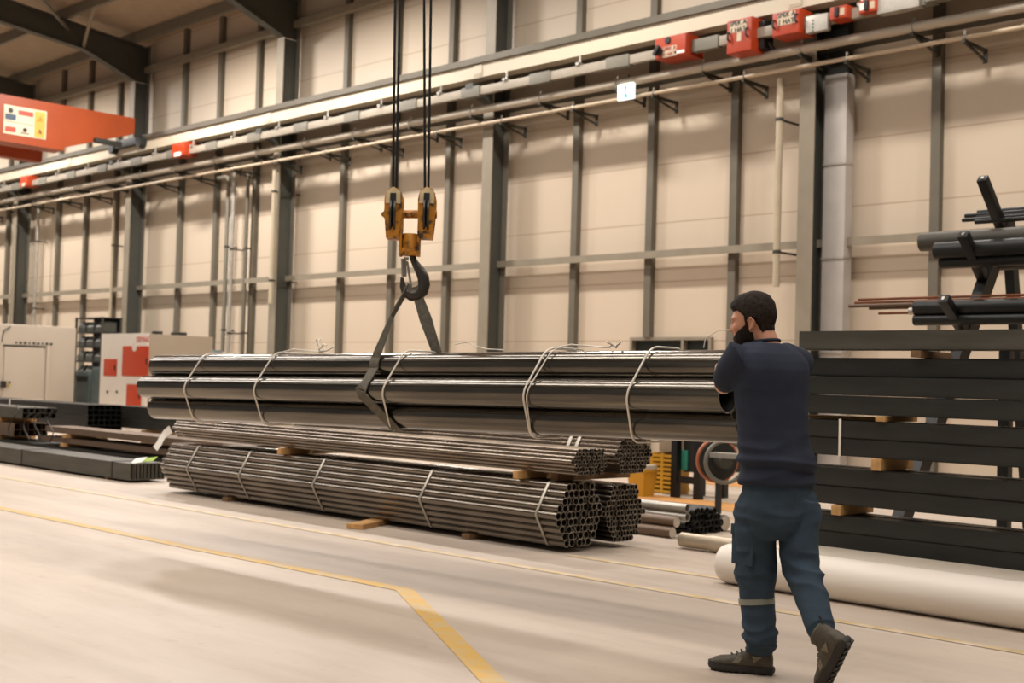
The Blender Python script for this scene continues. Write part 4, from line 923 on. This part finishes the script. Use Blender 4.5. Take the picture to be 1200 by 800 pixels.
# white and red machine
Yw = 13.1; a = atY(120.5, 391, Yw); b = atY(175, 391, Yw); H = 2.12; X = (a.x + b.x) / 2; W = b.x - a.x
t = thing('compressor_cabinet', 'white machine cabinet with red orange doors and taupe side, near the far left', 'machine', (X, Yw + .7, 0))
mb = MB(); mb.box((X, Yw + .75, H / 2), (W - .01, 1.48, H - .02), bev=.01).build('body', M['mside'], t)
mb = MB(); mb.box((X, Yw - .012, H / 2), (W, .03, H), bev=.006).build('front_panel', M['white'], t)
def wdoor(px0, py0, px1, py1, nm='door'):
    p = atY(px0, py0, Yw - .03); q = atY(px1, py1, Yw - .03)
    mb = MB(); mb.box(((p.x + q.x) / 2, Yw - .035, (p.z + q.z) / 2), (q.x - p.x, .02, p.z - q.z), bev=.006); o = mb.build(nm, M['mred'], t)
    mb = MB(); mb.box((q.x - .05, Yw - .05, (p.z + q.z) / 2), (.03, .03, .12), bev=.005).build('handle', M['dark'], o); return p, q
wdoor(144.5, 405.5, 173.5, 441); wdoor(122.5, 420.5, 136.5, 440.5); p, q = wdoor(149, 450, 165, 476)
p = atY(158.5, 406, Yw - .03); mb = MB(); mb.lathe((p.x, Yw - .046, p.z), (0, -1, 0), [(0, .1), (.006, .1)], 16).build('notch_cover', M['white'], t)
p = atY(168, 398, Yw - .03); flat_text('lettering', 'ERMAK', .17, M['mred'], t, (p.x - .02, Yw - .03, p.z), (1, 0, 0), (0, 0, 1))
for px in (126, 137):
    p = atY(px, 459, Yw - .03); mb = MB(); mb.lathe((p.x, Yw - .028, p.z), (0, -1, 0), [(0, .035), (.02, .03)], 12).build('lock', M['column'], t)
mb = MB(); mb.lathe((b.x, Yw + .12, 1.45), (1, 0, 0), [(0, .05), (.03, .05), (.03, .03), (.06, .03)], 14).build('stop_button', M['mred'], t)
for dy, ln in ((.4, .12), (.9, .18)): mb = MB(); mb.box((b.x - .4, Yw + dy, H + .03), (ln * 2, ln, .06), bev=.01).build('roof_bracket', M['dark'], t)
a = atY(247, 410, 15.5); t = thing('small_tank', 'low blue grey tank lid showing right of the white machine', 'tank', (a.x, 15.5, 0))
mb = MB(); mb.lathe((a.x, 15.5, 0), (0, 0, 1), [(0, .3), (a.z - .1, .3), (a.z, .22)], 20).build('tank_body', M['blue'], t)
# ================================================================== BEHIND THE BUNDLES, CENTRE RIGHT
def floorx(px, py): return atz(px, py, 0)
p = floorx(752, 581); t = thing('waste_bin', 'yellow bin with pinkish lid behind the end of the tube bundles', 'bin', p)
mb = MB(); mb.loft([[p + Vector((s_ * w_, u_ * w_, h)) for s_, u_ in ((-1, -1), (1, -1), (1, 1), (-1, 1))] for h, w_ in ((0, .10), (.30, .13), (.30, .14), (.32, .14))]).build('bin_body', M['yellow'], t, smooth=0)
mb = MB(); mb.box(p + Vector((0, 0, .35)), (.26, .26, .06), bev=.02).build('lid', M['endcut'], t)
p = floorx(778, 578) + Vector((0, .1, 0)); t = thing('plastic_crate', 'yellow slotted plastic crate standing upright left of the black bench', 'crate', p)
mb = MB(); W, Hh = .34, .50
for s_ in (-1, 1): mb.box(p + Vector((s_ * W / 2, 0, Hh / 2)), (.05, .3, Hh))
for k in range(9): mb.box(p + Vector((0, -.14, .03 + k * (Hh - .06) / 8)), (W - .04, .02, .032))
mb.box(p + Vector((0, -.14, Hh / 2)), (.04, .025, Hh)); mb.build('slotted_front', M['yellow'], t)
mb = MB(); mb.box(p + Vector((0, .14, Hh / 2)), (W, .02, Hh)).build('rear_wall', M['darkwood'], t)
mb = MB(); mb.box(p + Vector((0, .05, Hh + .13)), (.28, .2, .24), bev=.02); o = mb.build('cardboard_sack', M['mside']); tag(o, 'pale box sitting on the yellow slotted crate', 'box')
# black bench
q0 = floorx(791, 584); q1 = floorx(818, 584); p = (q0 + q1) / 2; W = (q1.x - q0.x) 
t = thing('work_bench', 'black steel work bench with drawer, seen under the end of the hanging pipes', 'bench', p)
W = .34; 
for sx_, sy_ in ((-1, 0), (1, 0), (-1, 1), (1, 1)):
    mb = MB(); mb.box(p + Vector((sx_ * W / 2, sy_ * .5, .46)), (.09, .09, .92), bev=.006).build('leg', M['rackarm'], t)
mb = MB(); mb.box(p + Vector((0, .25, .93)), (W + .16, .66, .07), bev=.006).build('top', M['rackarm'], t)
mb = MB(); mb.box(p + Vector((0, .3, .56)), (W - .1, .45, .5), bev=.01).build('cabinet', M['dark'], t)
mb = MB(); mb.box(p + Vector((0, 0.0, .22)), (W, .06, .08)).build('crossbar', M['rackarm'], t)
mb = MB(); mb.box(p + Vector((-W * .25, .06, .45)), (.09, .03, .24), bev=.01).build('teal_panel', M['teal'], t)
p = floorx(763, 577) + Vector((-.12, .62, 0)); t = thing('pedestal_fan', 'dark rounded machine head on a slim post behind the yellow bins', 'machine', p)
mb = MB(); mb.tube([p, p + Vector((0, 0, .75))], .05, 12).build('post', M['dark'], t); mb = MB(); mb.lathe(p + Vector((-.2, 0, .82)), (1, 0, 0), [(0, .1), (.02, .22), (.3, .24), (.36, .16)], 20).build('head', M['dark'], t)
mb = MB(); mb.lathe(p, (0, 0, 1), [(0, .2), (.03, .2), (.05, .06)], 20).build('foot', M['dark'], t)
# reel
p = at(850, 541, 13.2); t = thing('cable_reel', 'round reel with copper rim standing behind the man at left', 'reel', (p.x, p.y, 0))
ax = Vector((.85, -.53, 0)).normalized(); R = .215; c = Vector((p.x, p.y, p.z))
for off, rr in ((0, R), (.22, R)):
    mb = MB(); mb.tube([c - ax * off + (Vector((0, 0, 1)) * math.sin(a) + ax.cross(Vector((0, 0, 1))) * math.cos(a)) * rr for a in [2 * PI * k / 40 for k in range(40)]], .022, 8, closed=True).build('rim', M['copper'] if off else M['column'], t)
mb = MB(); mb.lathe(c - ax * .2, ax, [(0, R * .97), (.02, R * .97)], 36).build('rear_disc', M['dark'], t)
mb = MB(); mb.lathe(c - ax * .2, ax, [(0, .07), (.24, .07)], 20).build('hub', M['bracket'], t)
mb = MB(); mb.bar((p.x - .15, p.y + .1, .02), (p.x - .15, p.y + .1, p.z - R + .03), .05, .05).build('stand', M['dark'], t)
p = at(856, 534, 12.2); mb = MB(); mb.box((0, 0, 0), (.9, .12, .05), bev=.004); o = mb.build('steel_strip', M['galv']); o.location = p + Vector((.25, 0, 0)); tag(o, 'pale steel strip end sticking out in front of the round reel', 'strip')
mb = MB(); mb.box((0, 0, 0), (.1, .1, p.z - .025), bev=.004); o = mb.build('strip_stand', M['dark']); o.location = (p.x + .62, p.y, (p.z - .025) / 2); tag(o, 'dark post hidden behind the man carrying the pale steel strip', 'post')
# PERSON_HERE
# ================================================================== THE MAN
YAW = math.radians(40)                                   # torso turned to the left of the view direction
def fwd(yaw): return CF * math.cos(yaw) - CR * math.sin(yaw)
def left(yaw): return -CR * math.cos(yaw) - CF * math.sin(yaw)
man = thing('person', 'man in navy t-shirt and blue work trousers, seen from behind, pushing the hanging pipes', 'person', atz(900, 790, 0))
def ringv(c, A, B, ra, rb, n=28, e=2.3):
    out = []
    for k in range(n):
        a = 2 * PI * k / n; ca, sa = math.cos(a), math.sin(a)
        out.append(c + A * (ra * math.copysign(abs(ca) ** (2 / e), ca)) + B * (rb * math.copysign(abs(sa) ** (2 / e), sa)))
    return out
def limb(mb, pts, radii, n=20, hint=None, e=2.1):
    """closed tapering limb; radii = (ra, rb) with ra along hint"""
    rings = []; pts = [Vector(p) for p in pts]
    for i, p in enumerate(pts):
        tg = (pts[min(i + 1, len(pts) - 1)] - pts[max(i - 1, 0)]).normalized()
        h = Vector(hint) if hint is not None else tg.orthogonal()
        A = (h - tg * h.dot(tg)).normalized(); B = tg.cross(A)
        ra, rb = radii[i] if isinstance(radii[i], tuple) else (radii[i], radii[i])
        rings.append(ringv(p, A, B, ra, rb, n, e))
    mb.loft(rings)
    for end, s_ in ((0, -1), (-1, 1)):                    # rounded ends
        r = radii[end] if not isinstance(radii[end], tuple) else min(radii[end])
        mb.ball(pts[end], r * .93, 8)
    return mb
ZP = 5.95
L_, F_ = left(YAW), fwd(YAW)
# ---- torso key points (pixel column -> place)
T = [  # px, py, depth, half width (across shoulders), half depth
 (911, 588, 5.95, .190, .135),
 (911, 566, 5.95, .192, .135),
 (910, 540, 5.955, .188, .132),
 (907, 515, 5.965, .182, .128),
 (905, 488, 5.975, .184, .128),
 (904, 462, 5.985, .194, .130),
 (904, 444, 5.985, .204, .130),
 (904, 433, 5.99, .208, .128),
 (903.5, 423, 6.0, .202, .120),
 (901.5, 414.5, 6.005, .182, .108),
 (899, 407.5, 6.015, .146, .094),
 (897, 401.5, 6.025, .098, .078)]
def torso_rings(grow, lo=0, hi=99):
    out = []
    for i, (px, py, Z, hw, hd) in enumerate(T):
        if lo <= i <= hi: out.append(ringv(at(px, py, Z), L_, F_, hw + grow, hd + grow, 36, 2.4))
    return out
# shoulders, arms
shL = at(864, 417, 5.90); elL = at(848, 452, 6.06); wrL = at(845, 430, 6.42)
shR = at(934, 425, 6.12); elR = at(922, 463, 6.36); wrR = at(889, 437, 6.58)
# ---- legs
hipL = at(888, 578, 5.93); knL = at(884, 664, 5.98); anL = at(891, 757, 5.93)
hipR = at(935, 576, 5.97); knR = at(939, 664, 5.84); anR = at(973, 735, 5.64)
# trailing right boot, heel lifted, sole showing
yaw = math.radians(28); f0 = fwd(yaw); pitch = math.radians(58)
xa = (f0 * math.cos(pitch) - UP * math.sin(pitch)).normalized(); za = (f0 * math.sin(pitch) + UP * math.cos(pitch)).normalized(); ya = za.cross(xa)
roll = Matrix.Rotation(math.radians(-24), 3, xa); ya = roll @ ya; za = roll @ za
toe = atz(968, 813, 0.0); toe = toe - CF * .0
ball = toe + UP * .012; o0 = ball - xa * .205 - za * .0
MR = Matrix.Translation(o0) @ Matrix((xa, ya, za)).transposed().to_4x4()
anR = MR @ Vector((-.022, 0, .115))
# ---- body, one continuous figure
mb = MB(); mb.loft(torso_rings(-.026, 1))
neck0 = at(899, 408, 6.02); headc = at(883, 376, 6.06)
limb(mb, [neck0, at(896, 398, 6.03), at(890, 385, 6.05)], [.066, .060, .060], 18)
limb(mb, [shL - UP * .025 + CR * .02, (shL + elL) / 2, elL], [.040, .048, .042]); limb(mb, [elL, elL.lerp(wrL, .35), wrL], [.042, .043, .030])
limb(mb, [shR - UP * .025 - CR * .02, (shR + elR) / 2, elR], [.040, .048, .042]); limb(mb, [elR, elR.lerp(wrR, .35), wrR], [.042, .043, .030])
limb(mb, [hipL - UP * .06, knL, anL], [.062, .050, .040]); limb(mb, [hipR - UP * .08, knR, anR], [.060, .050, .038])
mb.loft([ringv(at(911, 600, 5.95), L_, F_, .14, .09), ringv(at(911, 560, 5.95), L_, F_, .16, .10)])
def hand(mb, wr, dirv, normal, thumbside):
    """palm + five bent fingers lying over the pipe"""
    dv = Vector(dirv).normalized(); nv = Vector(normal); nv = (nv - dv * nv.dot(dv)).normalized(); sv = dv.cross(nv) * thumbside   # sv: toward the thumb
    pc = wr + dv * .045
    mb.loft([ringv(wr + dv * q, sv, nv, a_, b_, 16, 2.5) for q, a_, b_ in ((-.01, .028, .022), (.02, .034, .018), (.055, .042, .016), (.085, .041, .014))])
    for k, (off, ln, r) in enumerate(((.031, .072, .0095), (.0105, .080, .0098), (-.010, .075, .0094), (-.030, .058, .0082))):
        b0 = wr + dv * .078 + sv * off; p1 = b0 + dv * ln * .42 - nv * .006; p2 = p1 + (dv * .75 - nv * .6).normalized() * ln * .33; p3 = p2 + (dv * .45 - nv * .9).normalized() * ln * .28
        limb(mb, [b0, p1, p2, p3], [r * 1.08, r, r * .93, r * .82], 10)
    b0 = wr + dv * .02 + sv * .03; p1 = b0 + (dv * .6 + sv * .8).normalized() * .038; p2 = p1 + (dv * .9 + sv * .25 - nv * .3).normalized() * .032
    limb(mb, [b0, p1, p2], [.013, .011, .0092], 10)
hand(mb, wrL, CF * .75 + CR * .7 - UP * .05, UP, 1); hand(mb, wrR, CF * .5 - CR * .5 - UP * .1, UP, -1)
# foot cores inside the boots
# ---- head: local frame x forward, y left, z up
HY = math.radians(64); HP = math.radians(9)
hf = fwd(HY); hl = left(HY)
hm = Matrix((hf, hl, UP)).transposed() @ Matrix.Rotation(HP, 3, 'Y')
HM = Matrix.Translation(headc) @ hm.to_4x4()
def sd_ell(p, c, r):
    q = Vector(((p[0] - c[0]) / r[0], (p[1] - c[1]) / r[1], (p[2] - c[2]) / r[2])); k = q.length
    return (k - 1) * min(r)
def smin(a, b, k=.02):
    h = max(k - abs(a - b), 0) / k; return min(a, b) - h * h * k * .25
def head_sd(p):
    s_ = sd_ell(p, (-.008, 0, .028), (.098, .076, .092))
    s_ = smin(s_, sd_ell(p, (.020, 0, -.015), (.074, .064, .085)), .03)
    s_ = smin(s_, sd_ell(p, (.038, 0, -.072), (.050, .046, .040)), .035)      # jaw
    s_ = smin(s_, sd_ell(p, (.078, 0, -.092), (.020, .022, .018)), .025)      # chin
    s_ = smin(s_, sd_ell(p, (.097, 0, -.016), (.020, .013, .026)), .015)      # nose
    s_ = smin(s_, sd_ell(p, (.109, 0, -.028), (.012, .015, .010)), .01)
    s_ = smin(s_, sd_ell(p, (-.030, 0, -.080), (.058, .056, .060)), .03)      # nape
    for sy in (1, -1):
        s_ = smin(s_, sd_ell(p, (.080, .030 * sy, .022), (.018, .026, .009)), .014)   # brow
        s_ = smin(s_, sd_ell(p, (.070, .040 * sy, -.024), (.022, .022, .018)), .02)   # cheek
        s_ = -smin(-s_, sd_ell(p, (.097, .030 * sy, .002), (.014, .016, .010)), .014)  # eye socket
        s_ = smin(s_, sd_ell(p, (.078, .030 * sy, .002), (.012, .013, .011)), .004)   # eyeball
    s_ = smin(s_, sd_ell(p, (.088, 0, -.056), (.012, .024, .006)), .008)      # lips
    s_ = smin(s_, sd_ell(p, (.087, 0, -.066), (.012, .021, .006)), .008)
    return s_
def head_r(dv):
    lo, hi = 0.0, .17
    for i in range(22):
        m_ = (lo + hi) / 2
        if head_sd(dv * m_) < 0: lo = m_
        else: hi = m_
    return lo
def head_shell(nu, nv, off, keep=None):
    """star-shaped surface of the head, optionally a raised patch of it"""
    b = bmesh.new(); G = []
    for j in range(nv + 1):
        th = PI * j / nv; row = []
        for i in range(nu):
            ph = 2 * PI * i / nu; dv = Vector((math.sin(th) * math.cos(ph), math.sin(th) * math.sin(ph), math.cos(th)))
            r = head_r(dv); row.append((dv, r))
        G.append(row)
    return G
G = head_shell(72, 54, 0)
def head_mesh(fn):
    b = MB(); V = []
    nv = len(G) - 1; nu = len(G[0])
    top = b.bm.verts.new(HM @ (G[0][0][0] * fn(*G[0][0]))); bot = b.bm.verts.new(HM @ (G[nv][0][0] * fn(*G[nv][0])))
    for j in range(1, nv): V.append([b.bm.verts.new(HM @ (dv * fn(dv, r))) for dv, r in G[j]])
    for j in range(len(V) - 1):
        for i in range(nu): b.bm.faces.new((V[j][i], V[j + 1][i], V[j + 1][(i + 1) % nu], V[j][(i + 1) % nu]))
    for i in range(nu): b.bm.faces.new((top, V[0][i], V[0][(i + 1) % nu])); b.bm.faces.new((bot, V[-1][(i + 1) % nu], V[-1][i]))
    return b
hb = head_mesh(lambda dv, r: r)
tmp = bpy.data.meshes.new('h'); bmesh.ops.recalc_face_normals(hb.bm, faces=hb.bm.faces); hb.bm.to_mesh(tmp); hb.bm.free(); mb.bm.from_mesh(tmp)
for sy in (1, -1):                                        # ears
    c = Vector((-.006, .073 * sy, -.020))
    rim = [c + Vector((.012 - .002, .004 * sy, -.026)), c + Vector((-.004, .010 * sy, -.020)), c + Vector((-.018, .016 * sy, -.002)), c + Vector((-.019, .018 * sy, .016)), c + Vector((-.010, .016 * sy, .029)), c + Vector((.004, .010 * sy, .030)), c + Vector((.012, .004 * sy, .018))]
    limb(mb, [HM @ q for q in rim], [.006, .0065, .0058, .0058, .0058, .0058, .005], 8)
    mb.loft([[HM @ (c + Vector((x, (y0_ + .004) * sy, z))) for x, z, y0_ in ((.01, -.024, dy), (-.006, -.02, dy + .006), (-.017, 0, dy + .009), (-.016, .018, dy + .01), (-.006, .027, dy + .007), (.008, .02, dy))] for dy in (-.008, .001)])
me = mb.mesh('body', 0)
body = link('body', voxel(me, .0052, 2), M['skin'], man)
# ---- hair and beard
def hairfn(dv, r):
    p = dv * r
    side_ = abs(p.y) / .076
    line_ = .052 - .0 * side_ if p.x > .055 else (.052 - (.055 - p.x) * 1.0 if p.x > .012 else (-.004 if p.x > -.022 else -.004 - (-.022 - p.x) * 2.6))
    line_ = max(line_, -.066)
    m_ = (p.z - line_) / .012
    m_ = max(0, min(1, m_))
    vol = .010 + .012 * max(0, min(1, (p.z - .04) / .06)) + .010 * max(0, min(1, (p.x - .02) / .05)) * max(0, min(1, (p.z - .05) / .03))
    n_ = noise.noise(Vector((p.x * 60, p.y * 60, p.z * 60))) * .0025 + noise.noise(Vector((p.x * 160, p.y * 160, p.z * 160))) * .0012
    return r + (vol + n_) * m_ - .006 * (1 - m_)
head_mesh(hairfn).build('hair', M['hair'], man, smooth=0).data.polygons.foreach_set('use_smooth', [True] * 3744 if False else [True] * len(bpy.data.objects['hair'].data.polygons))
def beardfn(dv, r):
    p = dv * r; k = 0
    jaw = -.012 - max(0, p.x - .02) * .55                 # beard line falls from sideburn to mouth corner
    z_ok = max(0, min(1, (jaw - p.z) / .008)) if p.x > .024 else (max(0, min(1, (p.x - .006) / .006)) if -.11 < p.z < .03 else 0)
    if p.x <= .024 and p.z < -.055: z_ok = max(z_ok, max(0, min(1, (p.x + .012) / .01)))
    if p.x > .078 and -.062 < p.z < -.046 and abs(p.y) < .024: z_ok = 0
    if p.x > .018 and p.z > -.048 and abs(p.y) < .016 and p.z > -.040: z_ok = 0
    n_ = noise.noise(Vector((p.x * 150, p.y * 150, p.z * 150))) * .0015
    return r + (.006 + n_) * z_ok - .006 * (1 - z_ok)
o = head_mesh(beardfn).build('beard', M['hair'], man, smooth=0); o.data.polygons.foreach_set('use_smooth', [True] * len(o.data.polygons))
# ---- cloth helper: union then wrinkle
def cloth(name, mb, vs, m, wr, parent=None, sm=3, label=None):
    me = voxel(mb.mesh(name, 0), vs, sm)
    nrm = [v.normal.copy() for v in me.vertices]
    for v, n_ in zip(me.vertices, nrm): v.co = v.co + n_ * wr(v.co)
    me.update(); return link(name, me, m, parent or man, label)
def local(p):                                             # (left, forward, up) about the figure
    q = p - Vector((man.location.x, man.location.y, 0)); return q.dot(L_), q.dot(F_), q.z
def fold(p, fx_, fz, seed):
    return noise.noise(Vector((p[0] * fx_ + seed, p[1] * fx_, p[2] * fz + seed * 2)))
def ridge(v): return 1 - abs(v) * 2
hemz = at(911, 572, 5.95).z
# shirt
mb = MB(); mb.loft(torso_rings(.006, 1, 11))
sh_ = limb
limb(mb, [at(890, 418, 5.97), shL, shL.lerp(elL, .45), shL.lerp(elL, .80) ], [.080, .080, .073, .070], 24)
limb(mb, [at(918, 420, 6.06), shR, shR.lerp(elR, .5), shR.lerp(elR, .95)], [.080, .082, .074, .069], 24)
def shirt_w(p):
    l_, f_, z = local(p)
    low = max(0, min(1, (1.14 - z) / .12)); 
    a = ridge(fold((l_ + z * .35, f_, z), 3.2, 13, 3.1)) * .012 * low
    b = ridge(fold((l_ - z * .6, f_, z), 4, 7, 9.2)) * .004
    # blouse over the waist: soft roll at the small of the back
    c = math.exp(-((z - (.985 + .10 * l_)) / .016) ** 2) * .010 - math.exp(-((z - (.955 + .10 * l_)) / .016) ** 2) * .009
    d_ = math.exp(-((z - .84) / .03) ** 2) * .003
    return a + b + c + d_ - .004
shirt = cloth('t_shirt', mb, .0065, M['shirt'], shirt_w, sm=9)
# collar rib
mb = MB(); cn = at(896.5, 400.5, 6.03); pts = [cn + L_ * .069 * math.cos(a) + F_ * .066 * math.sin(a) + UP * (.010 * -math.sin(a)) for a in [2 * PI * k / 32 for k in range(32)]]
mb.tube(pts, .0075, 8, closed=True).build('collar', M['shirt'], shirt)
# trousers
mb = MB()
mb.loft([ringv(at(911.5, py, 5.95), L_, F_, a_, b_, 36, 2.3) for py, a_, b_ in ((556, .178, .122), (575, .190, .134), (598, .196, .142), (618, .186, .136), (630, .160, .112))])
def lerp3(a, b, t_): return a.lerp(b, t_)
CRh = CR
limb(mb, [at(886, 590, 5.93), at(885, 622, 5.94), at(885, 655, 5.96), at(885, 672, 5.96), at(887, 700, 5.95), at(889, 728, 5.94), at(891, 751, 5.94)],
     [(.094, .110), (.096, .108), (.091, .098), (.088, .092), (.079, .082), (.072, .078), (.070, .076)], 26, hint=CR)
limb(mb, [at(936, 590, 5.96), at(936, 620, 5.93), at(936, 648, 5.87), at(940, 667, 5.84), knR.lerp(anR, .38), knR.lerp(anR, .70), knR.lerp(anR, .90)],
     [(.098, .112), (.092, .104), (.083, .094), (.078, .086), (.073, .078), (.067, .072), (.062, .066)], 26, hint=CR)
def trou_w(p):
    l_, f_, z = local(p)
    kn = math.exp(-((z - .50) / .10) ** 2); an = math.exp(-((z - .16) / .09) ** 2); seat = math.exp(-((z - .74) / .06) ** 2)
    a = ridge(fold((l_ + z * .4, f_, z), 5, 15, 5.5)) * (.015 * kn + .020 * an + .012 * seat)
    b = ridge(fold((l_ + z * .2, f_ , z), 9, 3.0, 1.5)) * .0045
    c = fold((l_, f_, z), 5, 5, 8) * .007
    return a + b + c - .003
trousers = cloth('trousers', mb, .0065, M['trouser'], trou_w, sm=3)
# cargo pocket on the outside of the left thigh
def patch(c, u, v, n_, w_, h_, th, name, m, par):
    mb = MB(); R = Matrix((u, n_, v)).transposed(); mb.box(c, (w_, th, h_), R, bev=.006); return mb.build(name, m, par)
nrm = (-CR * .80 - CF * .6).normalized(); uu = UP.cross(nrm).normalized()
c = at(871, 640, 5.90); patch(c, uu, UP, nrm, .13, .17, .018, 'cargo_pocket', M['trouser'], trousers)
patch(c + UP * .075 + nrm * .008, uu, UP, nrm, .135, .05, .014, 'pocket_flap', M['trouser'], trousers)
nb = -CF; c = at(922, 606, 5.82); 
# reflective bands round the left calf
def band(cpt, axis, ra, rb, h, name, m, par, hint=CR):
    mb = MB(); ax_ = axis.normalized(); A = (hint - ax_ * hint.dot(ax_)).normalized(); B = ax_.cross(A)
    o1 = [ringv(cpt + ax_ * q, A, B, ra, rb, 36, 2.1) for q in (-h / 2, h / 2)]; i1 = [ringv(cpt + ax_ * q, A, B, ra - .006, rb - .006, 36, 2.1) for q in (h / 2, -h / 2)]
    mb.loft(o1 + i1 + [o1[0]], caps=False); return mb.build(name, m, par)
bc = at(886.8, 704, 5.948); band(bc, (anL - knL), .0835, .0865, .026, 'reflective_band', M['reflect'], trousers)
# ---- boots : local frame x to toe, y left, z up, origin under the ankle on the sole
def boot(Mx, label):
    root = bpy.data.objects.new('boot', None)
    def P(x, y, z): return Mx @ Vector((x, y, z))
    mb = MB(); rings = []
    for x, hw, z0_, z1_, e in ((-.078, .020, .03, .085, 2), (-.070, .034, .022, .105, 2.3), (-.04, .041, .02, .125, 2.5), (0, .041, .02, .122, 2.5), (.05, .042, .02, .102, 2.4), (.09, .046, .02, .084, 2.4), (.13, .049, .02, .074, 2.4), (.165, .047, .02, .070, 2.4), (.195, .036, .022, .060, 2.2), (.212, .018, .028, .046, 2)):
        c = P(x, 0, (z0_ + z1_) / 2); A = (P(0, 1, 0) - P(0, 0, 0)); B = (P(0, 0, 1) - P(0, 0, 0)); rings.append(ringv(c, A, B, hw, (z1_ - z0_) / 2, 24, e))
    mb.loft(rings)
    A = (P(1, 0, 0) - P(0, 0, 0)); B = (P(0, 1, 0) - P(0, 0, 0))
    mb.loft([ringv(P(x, 0, z), A, B, a_, b_, 24, 2.2) for x, z, a_, b_ in ((-.012, .05, .062, .040), (-.014, .09, .062, .041), (-.020, .125, .056, .043), (-.022, .150, .054, .044), (-.022, .158, .046, .036))])
    me = voxel(mb.mesh('upper', 0), .0045, 2); up_ = link('boot', me, M['boot'], man, label)
    # sole with tread lugs
    out = [(-.088, 0), (-.080, .028), (-.050, .041), (0, .040), (.05, .040), (.10, .050), (.15, .053), (.19, .043), (.215, .022), (.222, 0)]
    out = out + [(x, -y) for x, y in out[-2:0:-1]]
    mb = MB(); mb.loft([[P(x * s_, y * s_, z) for x, y in out] for s_, z in ((.95, .008), (1.0, .014), (1.02, .026), (.99, .036))])
    for q in range(9):
        x = -.068 + q * .033; w_ = .032 if x < .06 else .042
        if x > .17: w_ = .030
        for s_ in (-1, 1): mb.box(P(x, s_ * w_ * .52, .005), (.021, w_ * .8, .012), Mx.to_3x3(), .002)
    sole_ = mb.build('sole', M['sole'], up_)
    mb = MB(); mb.loft([[P(x, y * 1.03, z) for x, y in ((.16, .05), (.19, .044), (.217, .022), (.224, 0), (.217, -.022), (.19, -.044), (.16, -.05))] for z in (.018, .045)]).build('toe_bumper', M['sole'], up_)
    for s_ in (1, -1):
        mb = MB(); mb.prism([P(.005, s_ * .0435, .055), P(-.035, s_ * .0445, .085), P(.012, s_ * .0445, .088)], (P(0, s_ * .003, 0) - P(0, 0, 0))).build('mesh_panel', M['bootmesh'], up_)
        mb = MB(); mb.prism([P(.075, s_ * .044, .05), P(.055, s_ * .041, .075), P(.085, s_ * .040, .072), P(.105, s_ * .047, .05)], (P(0, s_ * .003, 0) - P(0, 0, 0))).build('mesh_panel', M['bootmesh'], up_)
    mb = MB()
    for q in range(4): mb.tube([P(.042 + q * .022, -.026, .100 - q * .009), P(.050 + q * .022, 0, .116 - q * .010), P(.042 + q * .022, .026, .100 - q * .009)], .0028, 6)
    mb.build('laces', M['black'], up_)
    mb = MB(); mb.tube([P(-.076, -.008, .140), P(-.092, 0, .172), P(-.076, .008, .140)], .004, 6).build('pull_tab', M['black'], up_)
    mb = MB(); mb.tube([P(.035, 0, .125), P(.044, 0, .150), P(.032, 0, .155)], .004, 6).build('tongue', M['boot'], up_)
    return up_
# planted left boot
h0 = atz(908, 791, 0); t0 = atz(853, 785.5, 0); ax_ = (t0 - h0); ax_.z = 0; ax_.normalize()
ly = UP.cross(ax_); o0 = h0 + ax_ * .088 - UP * 0
boot(Matrix.Translation(o0) @ Matrix((ax_, ly, UP)).transposed().to_4x4(), None)
boot(MR, None)
mb = MB(); limb(mb, [MR @ Vector((-.022, 0, .10)), anR.lerp(knR, .16)], [.034, .040], 16).build('sock', M['endcut'], man)
